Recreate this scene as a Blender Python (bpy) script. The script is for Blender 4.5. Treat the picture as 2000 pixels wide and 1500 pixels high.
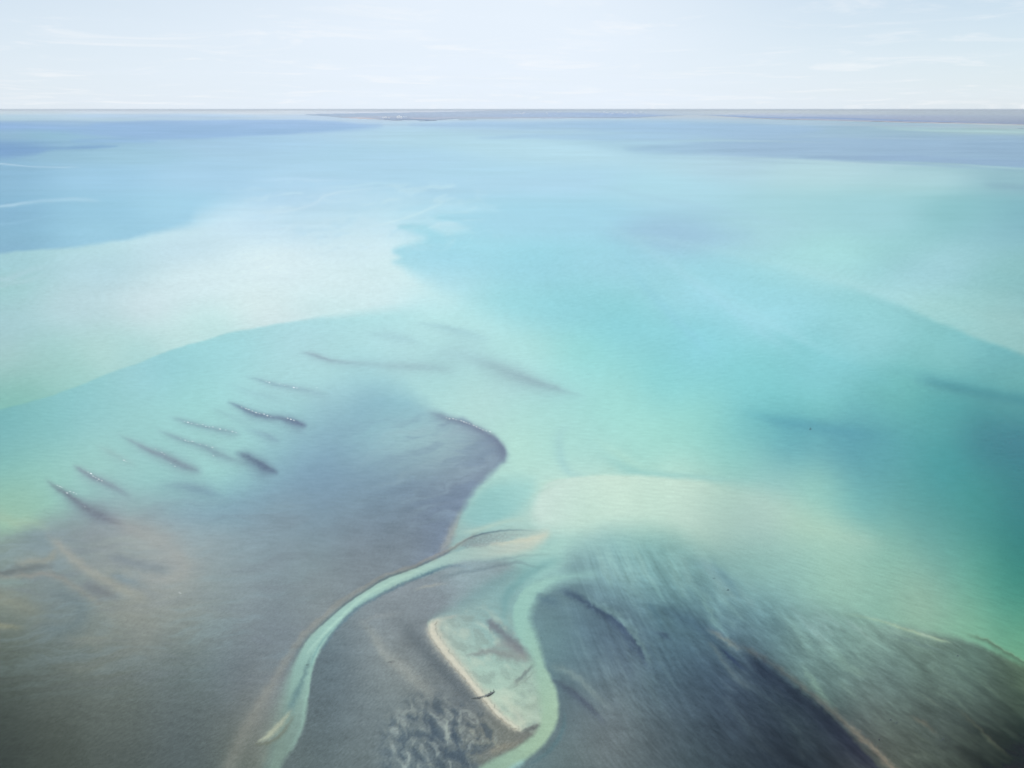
import bpy
import math
import numpy as np

scene = bpy.context.scene
for o in list(bpy.data.objects):
    bpy.data.objects.remove(o, do_unlink=True)

# ---- camera, sky, sun, exposure ---------------------------------------------
cam_data = bpy.data.cameras.new("camera")
cam = bpy.data.objects.new("camera", cam_data)
scene.collection.objects.link(cam)
scene.camera = cam
cam.location = (0, 0, 600)
cam.rotation_euler = (math.pi / 2 - math.atan(537.0 / 1570.0), 0, 0)
cam_data.sensor_width = 36
cam_data.lens = 36 * 1570.0 / 2000.0
cam_data.clip_start = 1.0
cam_data.clip_end = 3000000.0

SUN_EL, SUN_AZ = math.radians(56), math.radians(-118)     # azimuth from north (+Y), clockwise
EXPOSURE = 0.1
SKY_STRENGTH = 0.12
SUN_STRENGTH = 3.2

scene.view_settings.view_transform = 'Standard'
scene.view_settings.look = 'None'
scene.view_settings.gamma = 1
scene.view_settings.exposure = EXPOSURE
scene.render.engine = 'CYCLES'
scene.cycles.use_denoising = True
scene.cycles.max_bounces = 6
scene.cycles.transparent_max_bounces = 12


class Nodes:
    """tiny helper for writing node trees"""
    def __init__(self, tree):
        self.t = tree
        tree.nodes.clear()

    def add(self, kind, ins=None, **props):
        n = self.t.nodes.new(kind)
        for k, v in props.items():
            setattr(n, k, v)
        for k, v in (ins or {}).items():
            s = n.inputs[k]
            if isinstance(v, bpy.types.NodeSocket):
                self.t.links.new(v, s)
            else:
                s.default_value = v
        return n

    def math(self, op, a, b=0.0, clamp=False):
        n = self.add('ShaderNodeMath', {0: a, 1: b}, operation=op, use_clamp=clamp)
        return n.outputs[0]

    def mix(self, fac, a, b, kind='RGBA', blend='MIX'):
        n = self.add('ShaderNodeMix', data_type=kind, blend_type=blend)
        idx = {'RGBA': (6, 7, 2), 'FLOAT': (2, 3, 0)}[kind]
        for s, v in ((n.inputs[0], fac), (n.inputs[idx[0]], a), (n.inputs[idx[1]], b)):
            if isinstance(v, bpy.types.NodeSocket):
                self.t.links.new(v, s)
            else:
                s.default_value = v
        return n.outputs[idx[2]]


world = bpy.data.worlds.new("World")
scene.world = world
world.use_nodes = True
wn = Nodes(world.node_tree)
sky = wn.add('ShaderNodeTexSky', sky_type='NISHITA', sun_disc=False, sun_elevation=SUN_EL, sun_rotation=SUN_AZ,
             altitude=300.0, air_density=1.0, dust_density=0.4, ozone_density=1.0)
geo = wn.add('ShaderNodeTexCoord')
d = wn.add('ShaderNodeSeparateXYZ', {0: geo.outputs['Generated']})
up = wn.add('ShaderNodeCombineXYZ', {0: d.outputs[0], 1: d.outputs[1], 2: wn.math('MAXIMUM', d.outputs[2], 0.004)})
world.node_tree.links.new(up.outputs[0], sky.inputs['Vector'])
# thin high cloud: noise over the plane of the cloud deck
zz = wn.math('MAXIMUM', d.outputs[2], 0.004)
zz = wn.math('ADD', zz, 0.05)
px = wn.math('DIVIDE', d.outputs[0], zz)
py = wn.math('DIVIDE', d.outputs[1], zz)
deck = wn.add('ShaderNodeCombineXYZ', {0: px, 1: py, 2: 0.0})
warp = wn.add('ShaderNodeTexNoise', {'Vector': deck.outputs[0], 'Scale': 0.35, 'Detail': 4.0})
n1 = wn.add('ShaderNodeTexNoise', {'Vector': deck.outputs[0], 'Scale': 0.8, 'Detail': 9.0, 'Roughness': 0.64, 'Distortion': 0.7})
wisps = wn.add('ShaderNodeMapRange', {0: n1.outputs[0], 1: 0.50, 2: 0.70, 3: 0.0, 4: 1.0})
wisps.interpolation_type = 'SMOOTHSTEP'
dim_r = wn.add('ShaderNodeMapRange', {0: wn.math('ADD', d.outputs[0], wn.math('MULTIPLY', d.outputs[2], 0.6)), 1: 0.08, 2: 0.56, 3: 0.0, 4: 0.85})
dim_r.interpolation_type = 'SMOOTHSTEP'
dim_l = wn.add('ShaderNodeMapRange', {0: wn.math('ADD', wn.math('MULTIPLY', d.outputs[0], -1.0), wn.math('MULTIPLY', d.outputs[2], 0.5)), 1: 0.12, 2: 0.62, 3: 0.0, 4: 0.55})
dim_l.interpolation_type = 'SMOOTHSTEP'
patchy = wn.add('ShaderNodeMapRange', {0: warp.outputs[0], 1: 0.3, 2: 0.7, 3: 0.90, 4: 1.0})
low = wn.add('ShaderNodeMapRange', {0: d.outputs[2], 1: 0.0, 2: 0.14, 3: 0.5, 4: 1.0})
thin = wn.math('MULTIPLY', wn.math('ADD', dim_r.outputs[0], dim_l.outputs[0]), low.outputs[0])  # sky dims toward both upper sides: lens falloff put into its colour
fac = wn.math('SUBTRACT', patchy.outputs[0], thin, clamp=True)
clear = wn.mix(0.65, sky.outputs[0], (4.3, 5.3, 6.2, 1.0))
veil = wn.mix(fac, clear, (6.35, 7.0, 7.75, 1.0))
col = wn.mix(wn.math('MULTIPLY', wisps.outputs[0], 0.4), veil, (7.6, 7.65, 7.75, 1.0))
bg = wn.add('ShaderNodeBackground', {'Color': col, 'Strength': SKY_STRENGTH})
wo = wn.add('ShaderNodeOutputWorld', {0: bg.outputs[0]})

sun_data = bpy.data.lights.new("sun", 'SUN')
sun_data.energy = SUN_STRENGTH
sun_data.angle = math.radians(0.53)
sun_data.color = (1.0, 0.955, 0.89)
sun = bpy.data.objects.new("sun", sun_data)
scene.collection.objects.link(sun)
sun.rotation_euler = (math.pi / 2 - SUN_EL, 0, math.pi - SUN_AZ)
sun.location = (0, 0, 2000)

HAZE = 2.2e-6
# --------------------------------------------------------------------------
# IMAGE COORDINATES: every point (u, v) is an image pixel, with colours read by eye;
# it is projected from the camera onto the water plane z = 0 in metres.
# --------------------------------------------------------------------------
import numpy as np
import math

ALT = 600.0                     # camera height above the water, metres
FOC = 1570.0
PITCH = math.atan(537.0 / FOC)
CP, SP = math.cos(PITCH), math.sin(PITCH)


def ground(u, v):
    """image pixel -> point on the water plane (metres)"""
    a = (np.asarray(u, float) - 1000.0) / FOC
    b = -(np.asarray(v, float) - 750.0) / FOC
    fwd = CP + b * SP
    up = -SP + b * CP
    t = -ALT / up
    return a * t, fwd * t


def spaced(a, b, n):
    return list(np.linspace(a, b, n, endpoint=False))


def outward(start, stop, first, ratio):
    out, x, s = [], start, first
    sgn = 1 if stop > start else -1
    while (stop - x) * sgn > 0:
        x += sgn * s
        s *= ratio
        out.append(x)
    return out


STEP = 1.8
us = outward(-70, -3000, 4, 1.25)[::-1] + spaced(-70, 2070, int(2140 / STEP)) + [2070.0] + outward(2070, 5000, 4, 1.25)
vs = spaced(214.6, 262, 60) + spaced(262, 1540, int(1278 / STEP)) + [1540.0] + outward(1540, 5200, 4, 1.25)
us, vs = np.array(us), np.array(vs)
U, V = np.meshgrid(us, vs)
X, Y = ground(U, V)


# ---- noise ---------------------------------------------------------------
def _hash(ix, iy, seed):
    h = (ix.astype(np.int64) * 374761393 + iy.astype(np.int64) * 668265263 + seed * 1274126177) & 0xFFFFFFFF
    h = ((h ^ (h >> 13)) * 1274126177) & 0xFFFFFFFF
    h = ((h ^ (h >> 16)) * 2246822519) & 0xFFFFFFFF
    return (h ^ (h >> 15)) & 0xFFFF


_ang = np.arange(65536) * (2 * math.pi / 65536)
_gx, _gy = np.cos(_ang).astype(np.float32), np.sin(_ang).astype(np.float32)


def gnoise(x, y, seed=0):
    ix, iy = np.floor(x), np.floor(y)
    fx, fy = (x - ix).astype(np.float32), (y - iy).astype(np.float32)
    ix, iy = ix.astype(np.int64), iy.astype(np.int64)
    sx = fx * fx * fx * (fx * (fx * 6 - 15) + 10)
    sy = fy * fy * fy * (fy * (fy * 6 - 15) + 10)
    def g(ox, oy):
        h = _hash(ix + ox, iy + oy, seed)
        return _gx[h] * (fx - ox) + _gy[h] * (fy - oy)
    a = g(0, 0) + sx * (g(1, 0) - g(0, 0))
    b = g(0, 1) + sx * (g(1, 1) - g(0, 1))
    return 1.5 * (a + sy * (b - a))


def fbm(x, y, seed=0, octv=4, gain=0.5):
    s, a, tot = 0, 1.0, 0
    for k in range(octv):
        s = s + a * gnoise(x, y, seed + 17 * k)
        tot += a * a
        x, y, a = x * 2.03 + 5.1, y * 2.03 - 3.7, a * gain
    return s / math.sqrt(tot)


def along(p, q, la, lc):
    """ground coordinates turned so that the first axis runs from p to q, in units of la / lc metres"""
    (x0, y0), (x1, y1) = ground(*p), ground(*q)
    n = math.hypot(x1 - x0, y1 - y0)
    dx, dy = (x1 - x0) / n, (y1 - y0) / n
    return ((X - x0) * dx + (Y - y0) * dy) / la, (-(X - x0) * dy + (Y - y0) * dx) / lc


def sm(a, b, x):
    t = np.clip((x - a) / (b - a), 0, 1)
    return t * t * (3 - 2 * t)


# ---- drawing on the colour map --------------------------------------------------
def curve(pts, n=8, closed=False):
    """Catmull-Rom through image points (any number of columns)"""
    p = np.array(pts, float)
    if closed:
        p = np.vstack([p[-1], p, p[0], p[1]])
    else:
        p = np.vstack([2 * p[0] - p[1], p, 2 * p[-1] - p[-2]])
    out = []
    for i in range(1, len(p) - 2):
        for t in np.linspace(0, 1, n, endpoint=False):
            a, b, c, d = p[i - 1], p[i], p[i + 1], p[i + 2]
            out.append(0.5 * (2 * b + (c - a) * t + (2 * a - 5 * b + 4 * c - d) * t * t + (3 * b - a - 3 * c + d) * t ** 3))
    if not closed:
        out.append(p[-2])
    return np.array(out)


def window(pts, pad):
    u0, u1 = pts[:, 0].min() - pad, pts[:, 0].max() + pad
    v0, v1 = pts[:, 1].min() - pad, pts[:, 1].max() + pad
    i0, i1 = np.searchsorted(vs, v0), np.searchsorted(vs, v1)
    j0, j1 = np.searchsorted(us, u0), np.searchsorted(us, u1)
    return slice(max(i0 - 1, 0), i1 + 1), slice(max(j0 - 1, 0), j1 + 1)


def wobble(amp, scale, seed):
    if amp == 0:
        return 0.0, 0.0
    return amp * fbm(U / scale, V / scale, seed, 3), amp * fbm(U / scale, V / scale, seed + 50, 3)


def stroke(pts, colour=None, wob=(0, 40, 1), n=8):
    """pts rows: u, v, half width left, half width right, alpha  -> soft band (alpha map)"""
    p = curve(pts, n)
    w = max(p[:, 2].max(), p[:, 3].max()) * 3 + 5 + wob[0] * 3
    sl = window(p, w)
    uu, vv = U[sl], V[sl]
    if wob[0]:
        du = wob[0] * fbm(uu / wob[1], vv / wob[1], wob[2], 3)
        dv = wob[0] * fbm(uu / wob[1], vv / wob[1], wob[2] + 50, 3)
        uu, vv = uu + du, vv + dv
    best = np.full(uu.shape, 1e9)
    wl = np.zeros(uu.shape)
    al = np.zeros(uu.shape)
    for a, b in zip(p[:-1], p[1:]):
        dx, dy = b[0] - a[0], b[1] - a[1]
        L2 = dx * dx + dy * dy + 1e-9
        t = np.clip(((uu - a[0]) * dx + (vv - a[1]) * dy) / L2, 0, 1)
        ex, ey = uu - a[0] - t * dx, vv - a[1] - t * dy
        d = ex * ex + ey * ey
        side = dx * ey - dy * ex            # > 0: right-hand side in image sense (below when going right)
        m = d < best
        best = np.where(m, d, best)
        ww = np.where(side > 0, a[3] + t * (b[3] - a[3]), a[2] + t * (b[2] - a[2]))
        wl = np.where(m, ww, wl)
        al = np.where(m, a[4] + t * (b[4] - a[4]), al)
    out = np.zeros(U.shape)
    out[sl] = np.clip(al, 0, 1) * np.exp(-best / (2 * (np.maximum(wl, 0.3) * 0.6) ** 2))
    return out


def area(pts, wob=(0, 40, 1), n=6):
    """closed outline, rows u, v, softness -> soft mask"""
    p = curve(pts, n, closed=True)
    p = np.vstack([p, p[:1]])
    pad = p[:, 2].max() * 1.3 + 5 + wob[0] * 3
    sl = window(p, pad)
    uu, vv = U[sl], V[sl]
    if wob[0]:
        du = wob[0] * fbm(uu / wob[1], vv / wob[1], wob[2], 3)
        dv = wob[0] * fbm(uu / wob[1], vv / wob[1], wob[2] + 50, 3)
        uu, vv = uu + du, vv + dv
    best = np.full(uu.shape, 1e12)
    soft = np.ones(uu.shape)
    wsum = np.full(uu.shape, 1e-9)
    ssum = np.zeros(uu.shape)
    inside = np.zeros(uu.shape, bool)
    for a, b in zip(p[:-1], p[1:]):
        dx, dy = b[0] - a[0], b[1] - a[1]
        L2 = dx * dx + dy * dy + 1e-9
        t = np.clip(((uu - a[0]) * dx + (vv - a[1]) * dy) / L2, 0, 1)
        d = (uu - a[0] - t * dx) ** 2 + (vv - a[1] - t * dy) ** 2
        best = np.minimum(best, d)
        w = math.sqrt(L2) / (d + 60.0) ** 2
        wsum += w
        ssum += w * (a[2] + t * (b[2] - a[2]))
        if abs(dy) > 1e-9:
            c = ((a[1] <= vv) & (b[1] > vv)) | ((b[1] <= vv) & (a[1] > vv))
            inside ^= c & (uu < a[0] + (vv - a[1]) / dy * dx)
    sd = np.sqrt(best) * np.where(inside, 1, -1)
    soft = ssum / wsum
    out = np.zeros(U.shape)
    out[sl] = sm(-1, 1, sd / np.maximum(soft, 0.5))
    return out


def _warp(v):
    return 620.0 * np.log((np.maximum(v, 205.0) - 190.0) / 20.0)


def field(pts, sharp=3.0, soft=25.0):
    """colours given at scattered image pixels, smooth in between (worked out coarsely, then stretched)"""
    p = np.array(pts, float)
    cu = np.linspace(-400, 2400, 141)
    cv = 190 + 20 * np.exp(np.linspace(_warp(214.0), _warp(1700.0), 150) / 620.0)
    CU, CV = np.meshgrid(cu, cv)
    CW = _warp(CV)
    acc = np.zeros(CU.shape + (p.shape[1] - 2,))
    ws = np.zeros(CU.shape)
    for r in p:
        d2 = (CU - r[0]) ** 2 + (CW - _warp(r[1])) ** 2
        w = 1.0 / (d2 + soft * soft) ** sharp * 1e12
        ws += w
        acc += w[..., None] * r[2:]
    acc /= ws[..., None]
    # smooth the lattice a little
    for _ in range(6):
        q = np.pad(acc, ((1, 1), (1, 1), (0, 0)), mode='edge')
        acc = (q[1:-1, 1:-1] * 2 + q[:-2, 1:-1] + q[2:, 1:-1] + q[1:-1, :-2] + q[1:-1, 2:]) / 6
    fu = np.clip((us + 400) / 20.0, 0, 139.999)
    fv = np.clip((_warp(vs) - _warp(214.0)) / (_warp(1700.0) - _warp(214.0)) * 149, 0, 148.999)
    iu, iv = fu.astype(int), fv.astype(int)
    tu, tv = (fu - iu)[None, :, None], (fv - iv)[:, None, None]
    a = acc[iv][:, iu] * (1 - tu) + acc[iv][:, iu + 1] * tu
    b = acc[iv + 1][:, iu] * (1 - tu) + acc[iv + 1][:, iu + 1] * tu
    return a * (1 - tv) + b * tv


class ColourMap:  # colours and weed cover on the image-pixel grid
    def __init__(self, col):
        self.c = col
        self.weed = np.zeros(U.shape)

    def lay(self, mask, col, weed=None):
        if weed is not None:
            self.weed = self.weed * (1 - mask) + weed * mask
        col = np.asarray(col, float)
        m = mask[..., None]
        self.c = self.c * (1 - m) + (col if col.ndim == 3 else col[None, None, :]) * m

    def scale(self, f):
        self.c = self.c * f[..., None]
TRIM = [(1930, 858, 0, 1, -6), (412, 1204, 1, 6, 3), (202, 1279, 1, 3, 5), (572, 1104, 4, 4, 0), (1212, 1399, 3, -3, -2), (1452, 1389, -13, -15, -13), (1892, 1339, -6, -11, -6), (612, 859, -9, -16, -11), (720, 1335, 5, 6, 7), (780, 860, 2, -2, -3), (740, 1030, -1, -4, -7), (170, 780, 13, 4, 3), (68, 1036, 9, 8, 11), (48, 1446, -3, -2, -1), (308, 1386, 0, 2, 4), (1958, 1476, -24, -27, -24), (1568, 1426, -24, -29, -25), (1748, 1326, -9, -17, -8), (1988, 1126, -7, -13, -9), (1248, 996, -10, -7, -7), (408, 556, 8, 6, 6), (1108, 606, 1, -1, -4), (1508, 706, 10, 7, 9), (1968, 646, 0, -1, 2), (408, 254, 4, 3, 5), (1008, 306, 1, 4, 0), (1708, 296, 1, -2, -4), (308, 1066, 8, 7, 6), (1000, 430, 1, 3, 0), (1700, 450, 0, 3, -4), (1900, 550, 9, 6, 4), (200, 420, 12, 13, 11), (100, 600, 12, 8, 9), (700, 560, 0, -1, 0), (600, 730, 5, -2, 0), (1000, 800, 2, -2, 1), (1300, 850, 8, 5, 4), (1600, 1000, 11, 2, 6), (1800, 1150, 6, -10, -1), (930, 1160, -5, -9, -4), (1500, 1180, -20, -25, -10), (1330, 1330, -15, -18, -15), (1750, 1440, -7, -14, -10), (200, 900, 18, 7, 9), (1200, 1100, -1, -1, 0), (1400, 1150, -11, -17, -11), (1600, 1250, -7, -13, -5), (1330, 1200, -9, -11, -10), (100,217,14,10,12),(400,217,12,8,10),(400,750,0,0,0),(900,700,0,0,0),(500,1300,0,0,0),(850,1350,0,0,0),(1060,1200,0,0,0),(980,1330,0,0,0),(620,1230,0,0,0)]
# ---- open water ------------------------------------------------------------
water = field([
 # far water
 (0,218,190,208,216),(250,218,196,212,222),(500,218,200,214,222),(750,220,196,210,222),(1000,222,190,206,222),(1300,222,190,204,218),(1600,222,188,198,206),(2000,222,172,182,190),
 (0,230,172,202,216),(200,230,178,206,222),(400,230,182,208,226),(600,232,186,210,228),
 (0,246,140,178,212),(120,243,156,190,216),(100,262,150,194,214),(250,262,160,198,222),(0,262,150,188,212),
 (0,290,128,168,206),(120,300,150,192,214),(250,300,160,202,222),(450,290,170,208,230),(600,300,174,212,234),
 (800,265,180,214,232),(1000,252,178,208,230),(1000,285,184,218,236),(1150,300,184,218,236),(800,310,178,214,238),
 (1250,246,170,202,228),(1500,250,168,200,224),(1750,250,162,194,214),(2000,252,166,194,204),
 (1250,285,172,206,228),(1500,285,164,196,222),(1750,290,158,190,214),(2000,290,140,172,196),
 (1400,325,182,216,232),(1600,335,184,220,230),(1800,345,176,214,224),(2000,350,152,192,206),
 # left blue water
 (0,340,140,184,212),(200,345,156,200,226),(400,345,168,208,232),(600,345,178,216,238),
 (0,420,134,180,208),(200,420,148,196,220),(350,410,160,206,228),(0,465,134,182,206),(200,450,152,200,222),
 # centre
 (900,350,178,216,238),(1100,350,178,216,238),(1300,370,178,220,236),(1000,430,168,216,236),(1150,430,166,214,234),
 (900,500,164,220,236),(1050,520,156,216,232),(1200,500,160,216,232),(850,560,180,228,238),(1000,600,156,220,230),
 (1300,455,164,204,226),(1500,450,172,214,228),(1700,420,166,210,224),(1900,420,146,196,208),(2000,420,134,184,198),
 (1350,560,160,218,230),(1500,600,154,214,222),(1700,650,150,210,214),(1850,690,138,200,200),(2000,740,122,184,184),
 (1600,500,172,220,228),(1800,520,158,206,216),(2000,560,138,190,194),
 (1100,600,148,214,226),(1200,640,144,214,224),(1350,680,140,210,218),(1150,700,154,222,222),(1300,740,138,210,212),
 (1450,750,132,206,208),(1600,740,134,204,208),(1500,810,118,192,192),(1600,800,122,196,192),(1750,780,120,192,190),
 (1550,850,100,172,180),(1650,870,94,164,174),(1750,850,100,172,178),(1450,830,120,192,196),(1850,800,100,170,178),(2000,800,100,164,172),
 (1930,860,78,136,154),(2000,860,72,128,150),(1850,920,84,160,168),(2000,950,74,140,148),(1700,920,96,168,172),
 (1900,1000,80,158,156),(2000,1040,68,144,140),(1800,1000,96,172,164),(1700,960,112,184,178),(1850,1060,104,178,162),
 (2000,1130,66,146,132),(1950,1120,84,162,146),(1900,1130,112,184,162),(2000,1200,92,168,144),
 (950,640,186,232,232),(1100,760,166,224,220),(1200,800,162,222,216),(1300,860,158,218,210),(1400,830,148,212,206),
 (1050,800,172,224,216),(1000,720,178,228,224),(1450,900,152,212,202),(1600,960,146,204,188),(1750,1080,138,198,174),
 (1100,880,174,226,216),(1020,880,184,230,216),(1150,900,172,220,214),(1250,900,164,218,210),
 # pale sand shoal in the middle
 (1120,955,206,232,220),(1200,960,210,234,220),(1300,955,202,230,216),(1400,1000,184,220,206),(1500,1000,166,210,198),
 (1150,1010,198,228,214),(1250,1030,190,224,206),(1350,1050,184,220,202),(1500,1080,164,210,190),(1650,1120,158,204,182),
 (1800,1180,146,194,166),(1900,1220,140,192,160),(2000,1275,132,188,150),(1080,1000,196,226,214),
 # left turquoise
 (0,830,114,184,186),(0,900,124,188,182),(100,830,124,194,194),(200,800,142,206,208),(0,980,146,196,172),(60,1000,150,192,168),
 (150,780,136,204,208),(300,730,156,214,220),(450,690,166,222,226),(600,650,176,226,230),(750,640,182,230,232),(850,610,190,234,234),
 (250,850,146,208,204),(350,800,164,220,218),(500,740,172,224,224),(650,700,174,226,226),(800,680,182,226,228),
 (200,900,146,206,196),(100,930,144,202,190),(300,940,148,204,200),(400,860,166,218,214),(550,790,166,220,220),(700,740,164,218,222),
 (850,740,172,220,220),(930,790,180,222,216),(900,700,180,226,226),(1000,700,178,228,226),
 (200,1000,138,186,184),(300,1000,138,180,184),
 (0,1020,150,186,160),
 # lower right, over the weed
 (1100,1060,158,200,194),(1200,1090,140,188,190),(1300,1100,142,190,188),(1400,1130,142,188,180),
 (1000,1060,180,214,204),(1050,1100,150,196,192),(1000,1130,138,182,180),(920,1170,148,182,178),
], 2.2, 30)

# big pale bank on the left ---------------------------------------------------
pale = field([
 (0,520,162,208,216),(0,550,156,206,206),(0,640,164,206,210),(0,700,166,206,204),(0,740,146,200,194),(0,780,124,192,180),(60,770,130,196,186),
 (100,720,158,208,204),(150,735,150,210,204),(200,690,176,220,216),(250,700,164,216,214),(350,650,190,228,226),(420,640,188,230,228),
 (150,600,182,216,220),(300,600,200,226,230),(200,520,178,216,224),(350,480,188,222,232),(400,550,204,232,236),(500,600,206,232,232),
 (550,520,212,238,242),(650,560,210,238,240),(750,560,206,236,238),(700,480,206,236,242),(750,430,200,232,244),(600,440,198,230,242),
 (500,420,192,226,240),(550,380,184,220,240),(700,390,190,226,242),(850,400,190,226,242),(940,405,188,226,240),(780,530,206,238,240),(650,610,198,234,234),(850,580,190,234,236)], 2.2, 30)
W = ColourMap(water)
m_pale = area([(-80,504,5),(0,494,5),(160,480,6),(300,457,9),(370,440,16),(400,420,34),(480,390,36),(600,374,26),(720,368,18),(800,380,14),(880,392,12),
  (968,407,9),(900,415,9),(848,421,6),(852,428,6),(900,438,10),(915,446,12),(880,456,10),(848,450,7),(830,440,7),(790,438,6),(780,444,7),(830,462,14),(815,474,10),(778,482,7),(766,492,7),(780,503,8),(765,512,8),(790,524,14),
  (850,560,26),(880,590,40),(800,600,22),(700,612,14),(600,624,5),(500,640,4),(400,664,3),(300,695,2.5),(200,735,2.5),(100,772,2.5),(0,800,2.5),(-80,824,3)],
  wob=(3.2,60,3), n=5)
m_pale = m_pale * (1 - .42 * sm(500, 390, V) * sm(420, 620, U)) * (1 - .30 * sm(740, 850, U) * sm(560, 500, V))
pale = pale + np.array([8, 4, 4]) * sm(120, 400, U)[..., None]
W.lay(m_pale, pale)
# pale edge of the bank, streaks
for pts, col, wb in [
  ([(-40,502,3,6,0.0),(0,547,8,5,.5),(60,530,8,5,.35),(120,515,6,4,0)], (186,218,226), (3,40,5)),
  ([(0,560,5,5,.4),(60,545,5,5,.4),(110,528,4,4,0)], (182,216,222), (3,40,6)),
  ([(480,425,3,3,0),(560,412,2.5,3,.5),(610,398,2.5,3,.6),(640,380,2.2,3,.7),(690,371,2,2,.5),(760,366,2,2,.2)], (206,232,246), (2,30,7)),
  ([(690,450,2,3,0),(740,440,2,2.5,.5),(790,425,2,2.5,.5),(830,412,2,3,.5),(860,396,2,3,.3),(850,385,2,3,0)], (212,238,246), (2,30,8)),
  ([(480,355,4,4,0),(560,350,3,3,.6),(640,351,2.5,3,.6),(720,353,2,3,.2)], (192,224,244), (2,60,9)),
  ([(600,370,3,4,0),(680,363,2.2,4,.5),(750,357,2.2,4,.6),(810,362,2,3,.1)], (194,228,244), (2,60,10)),
  ([(-20,319,1.2,1.5,.9),(20,321,1.3,1.5,.9),(60,325,1.2,1.3,.6),(130,326,1.2,1.3,.7),(160,326,1,1,0)], (190,216,234), (1,50,11)),
  ([(-20,404,3,3,.8),(30,399,3,4,.7),(80,393,4,4,.4),(150,388,4,5,.5),(185,391,2,4,.4),(200,394,2,2,0)], (180,212,230), (2,50,12)),
  ([(-20,440,3,4,.5),(60,430,3,3,.3),(120,415,2,3,0)], (150,196,220), (2,50,13)),
 ]:
    W.lay(stroke(pts, wob=wb), col)
# darker and paler blue bands far out
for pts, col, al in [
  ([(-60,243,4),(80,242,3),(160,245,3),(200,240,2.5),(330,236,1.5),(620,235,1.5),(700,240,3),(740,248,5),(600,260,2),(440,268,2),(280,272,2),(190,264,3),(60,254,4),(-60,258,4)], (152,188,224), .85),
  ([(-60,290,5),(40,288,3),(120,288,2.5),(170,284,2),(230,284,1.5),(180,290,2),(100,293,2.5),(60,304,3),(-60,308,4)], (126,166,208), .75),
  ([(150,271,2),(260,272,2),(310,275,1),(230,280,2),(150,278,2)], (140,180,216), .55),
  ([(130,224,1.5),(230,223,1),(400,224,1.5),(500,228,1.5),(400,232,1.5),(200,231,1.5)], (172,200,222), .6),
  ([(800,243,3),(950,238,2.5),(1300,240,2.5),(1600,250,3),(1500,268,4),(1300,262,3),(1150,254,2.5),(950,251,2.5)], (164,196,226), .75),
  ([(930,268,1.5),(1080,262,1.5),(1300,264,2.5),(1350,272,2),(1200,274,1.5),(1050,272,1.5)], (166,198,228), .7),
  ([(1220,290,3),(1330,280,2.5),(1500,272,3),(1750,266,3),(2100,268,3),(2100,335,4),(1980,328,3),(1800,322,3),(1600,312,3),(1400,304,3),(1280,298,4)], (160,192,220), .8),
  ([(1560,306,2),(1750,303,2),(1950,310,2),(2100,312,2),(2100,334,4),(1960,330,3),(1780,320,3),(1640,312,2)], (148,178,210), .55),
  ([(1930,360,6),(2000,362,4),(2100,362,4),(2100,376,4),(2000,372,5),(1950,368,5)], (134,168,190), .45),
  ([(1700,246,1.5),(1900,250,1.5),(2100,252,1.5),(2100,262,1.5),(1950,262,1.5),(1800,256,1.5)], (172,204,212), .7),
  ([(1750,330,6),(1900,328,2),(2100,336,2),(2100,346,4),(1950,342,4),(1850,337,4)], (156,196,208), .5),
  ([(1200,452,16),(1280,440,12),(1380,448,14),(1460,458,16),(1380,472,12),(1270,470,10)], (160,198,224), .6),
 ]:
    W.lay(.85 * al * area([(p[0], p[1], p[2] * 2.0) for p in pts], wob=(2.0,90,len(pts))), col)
for pts, col in [
  ([(1290,276,1.5,2,0),(1400,274,1.5,2,.8),(1600,277,1.5,2,.3),(1700,280,1,1,0)], (178,212,226)),
  ([(1500,266,1.5,2,0),(1700,268,1.5,2,.5),(1850,272,1.5,2,.2),(2050,276,1,1,.2)], (174,204,222)),
  ([(1640,313,1.5,2,0),(1800,318,2,2,.7),(1950,326,2,2.5,.8),(2080,332,2,2,.8)], (168,206,214)),
  ([(1380,305,1.5,2,0),(1550,312,1.5,2,.6),(1700,320,1.5,2,.7),(1850,327,1.5,2,0)], (186,220,230)),
  ([(1250,308,1.5,2,0),(1400,311,1.5,2,.5),(1600,320,1.5,2,.2),(1700,324,1,1,0)], (170,202,222)),
 ]:
    W.lay(stroke(pts, wob=(1.5,120,2)), col)

for pts, col in [
  ([(1370,226,1,1.2,0),(1450,229,1.2,1.4,.7),(1550,232,1.2,1.4,.7),(1700,237,1.2,1.4,.7),(1900,242,1.2,1.4,.8),(2100,247,1.2,1.4,.8)], (212,212,220)),
  ([(1250,231.5,1,1.2,0),(1350,231,1.2,1.4,.5),(1500,237,1.4,1.6,.6),(1650,241,1.4,1.6,.6),(1800,244,1.4,1.6,.6),(2100,251,1.4,1.6,.6)], (186,204,222)),
  ([(1300,234,1.2,1.5,0),(1500,241,1.2,1.5,.5),(1700,245,1.2,1.5,.5),(1850,248,1.2,1.5,.5),(2100,253,1,1,.5)], (194,208,220)),
  ([(1700,252,1.5,2,0),(1800,254,1.5,2,.5),(1950,257,1.5,2.5,.7),(2100,260,1.5,3,.7)], (184,216,222)),
  ([(560,226,1,1.2,0),(640,230.5,1.2,1.4,.6),(720,236,1.2,1.4,.5),(800,238.5,1.2,1.4,.4),(900,236,1.2,1.4,.5),(1000,234,1.2,1.4,.5),(1200,233.5,1.2,1.4,.4),(1300,231,1,1,0)], (184,208,228)),
 ]:
    W.lay(stroke(pts, wob=(.8,60,7)), col)

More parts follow.
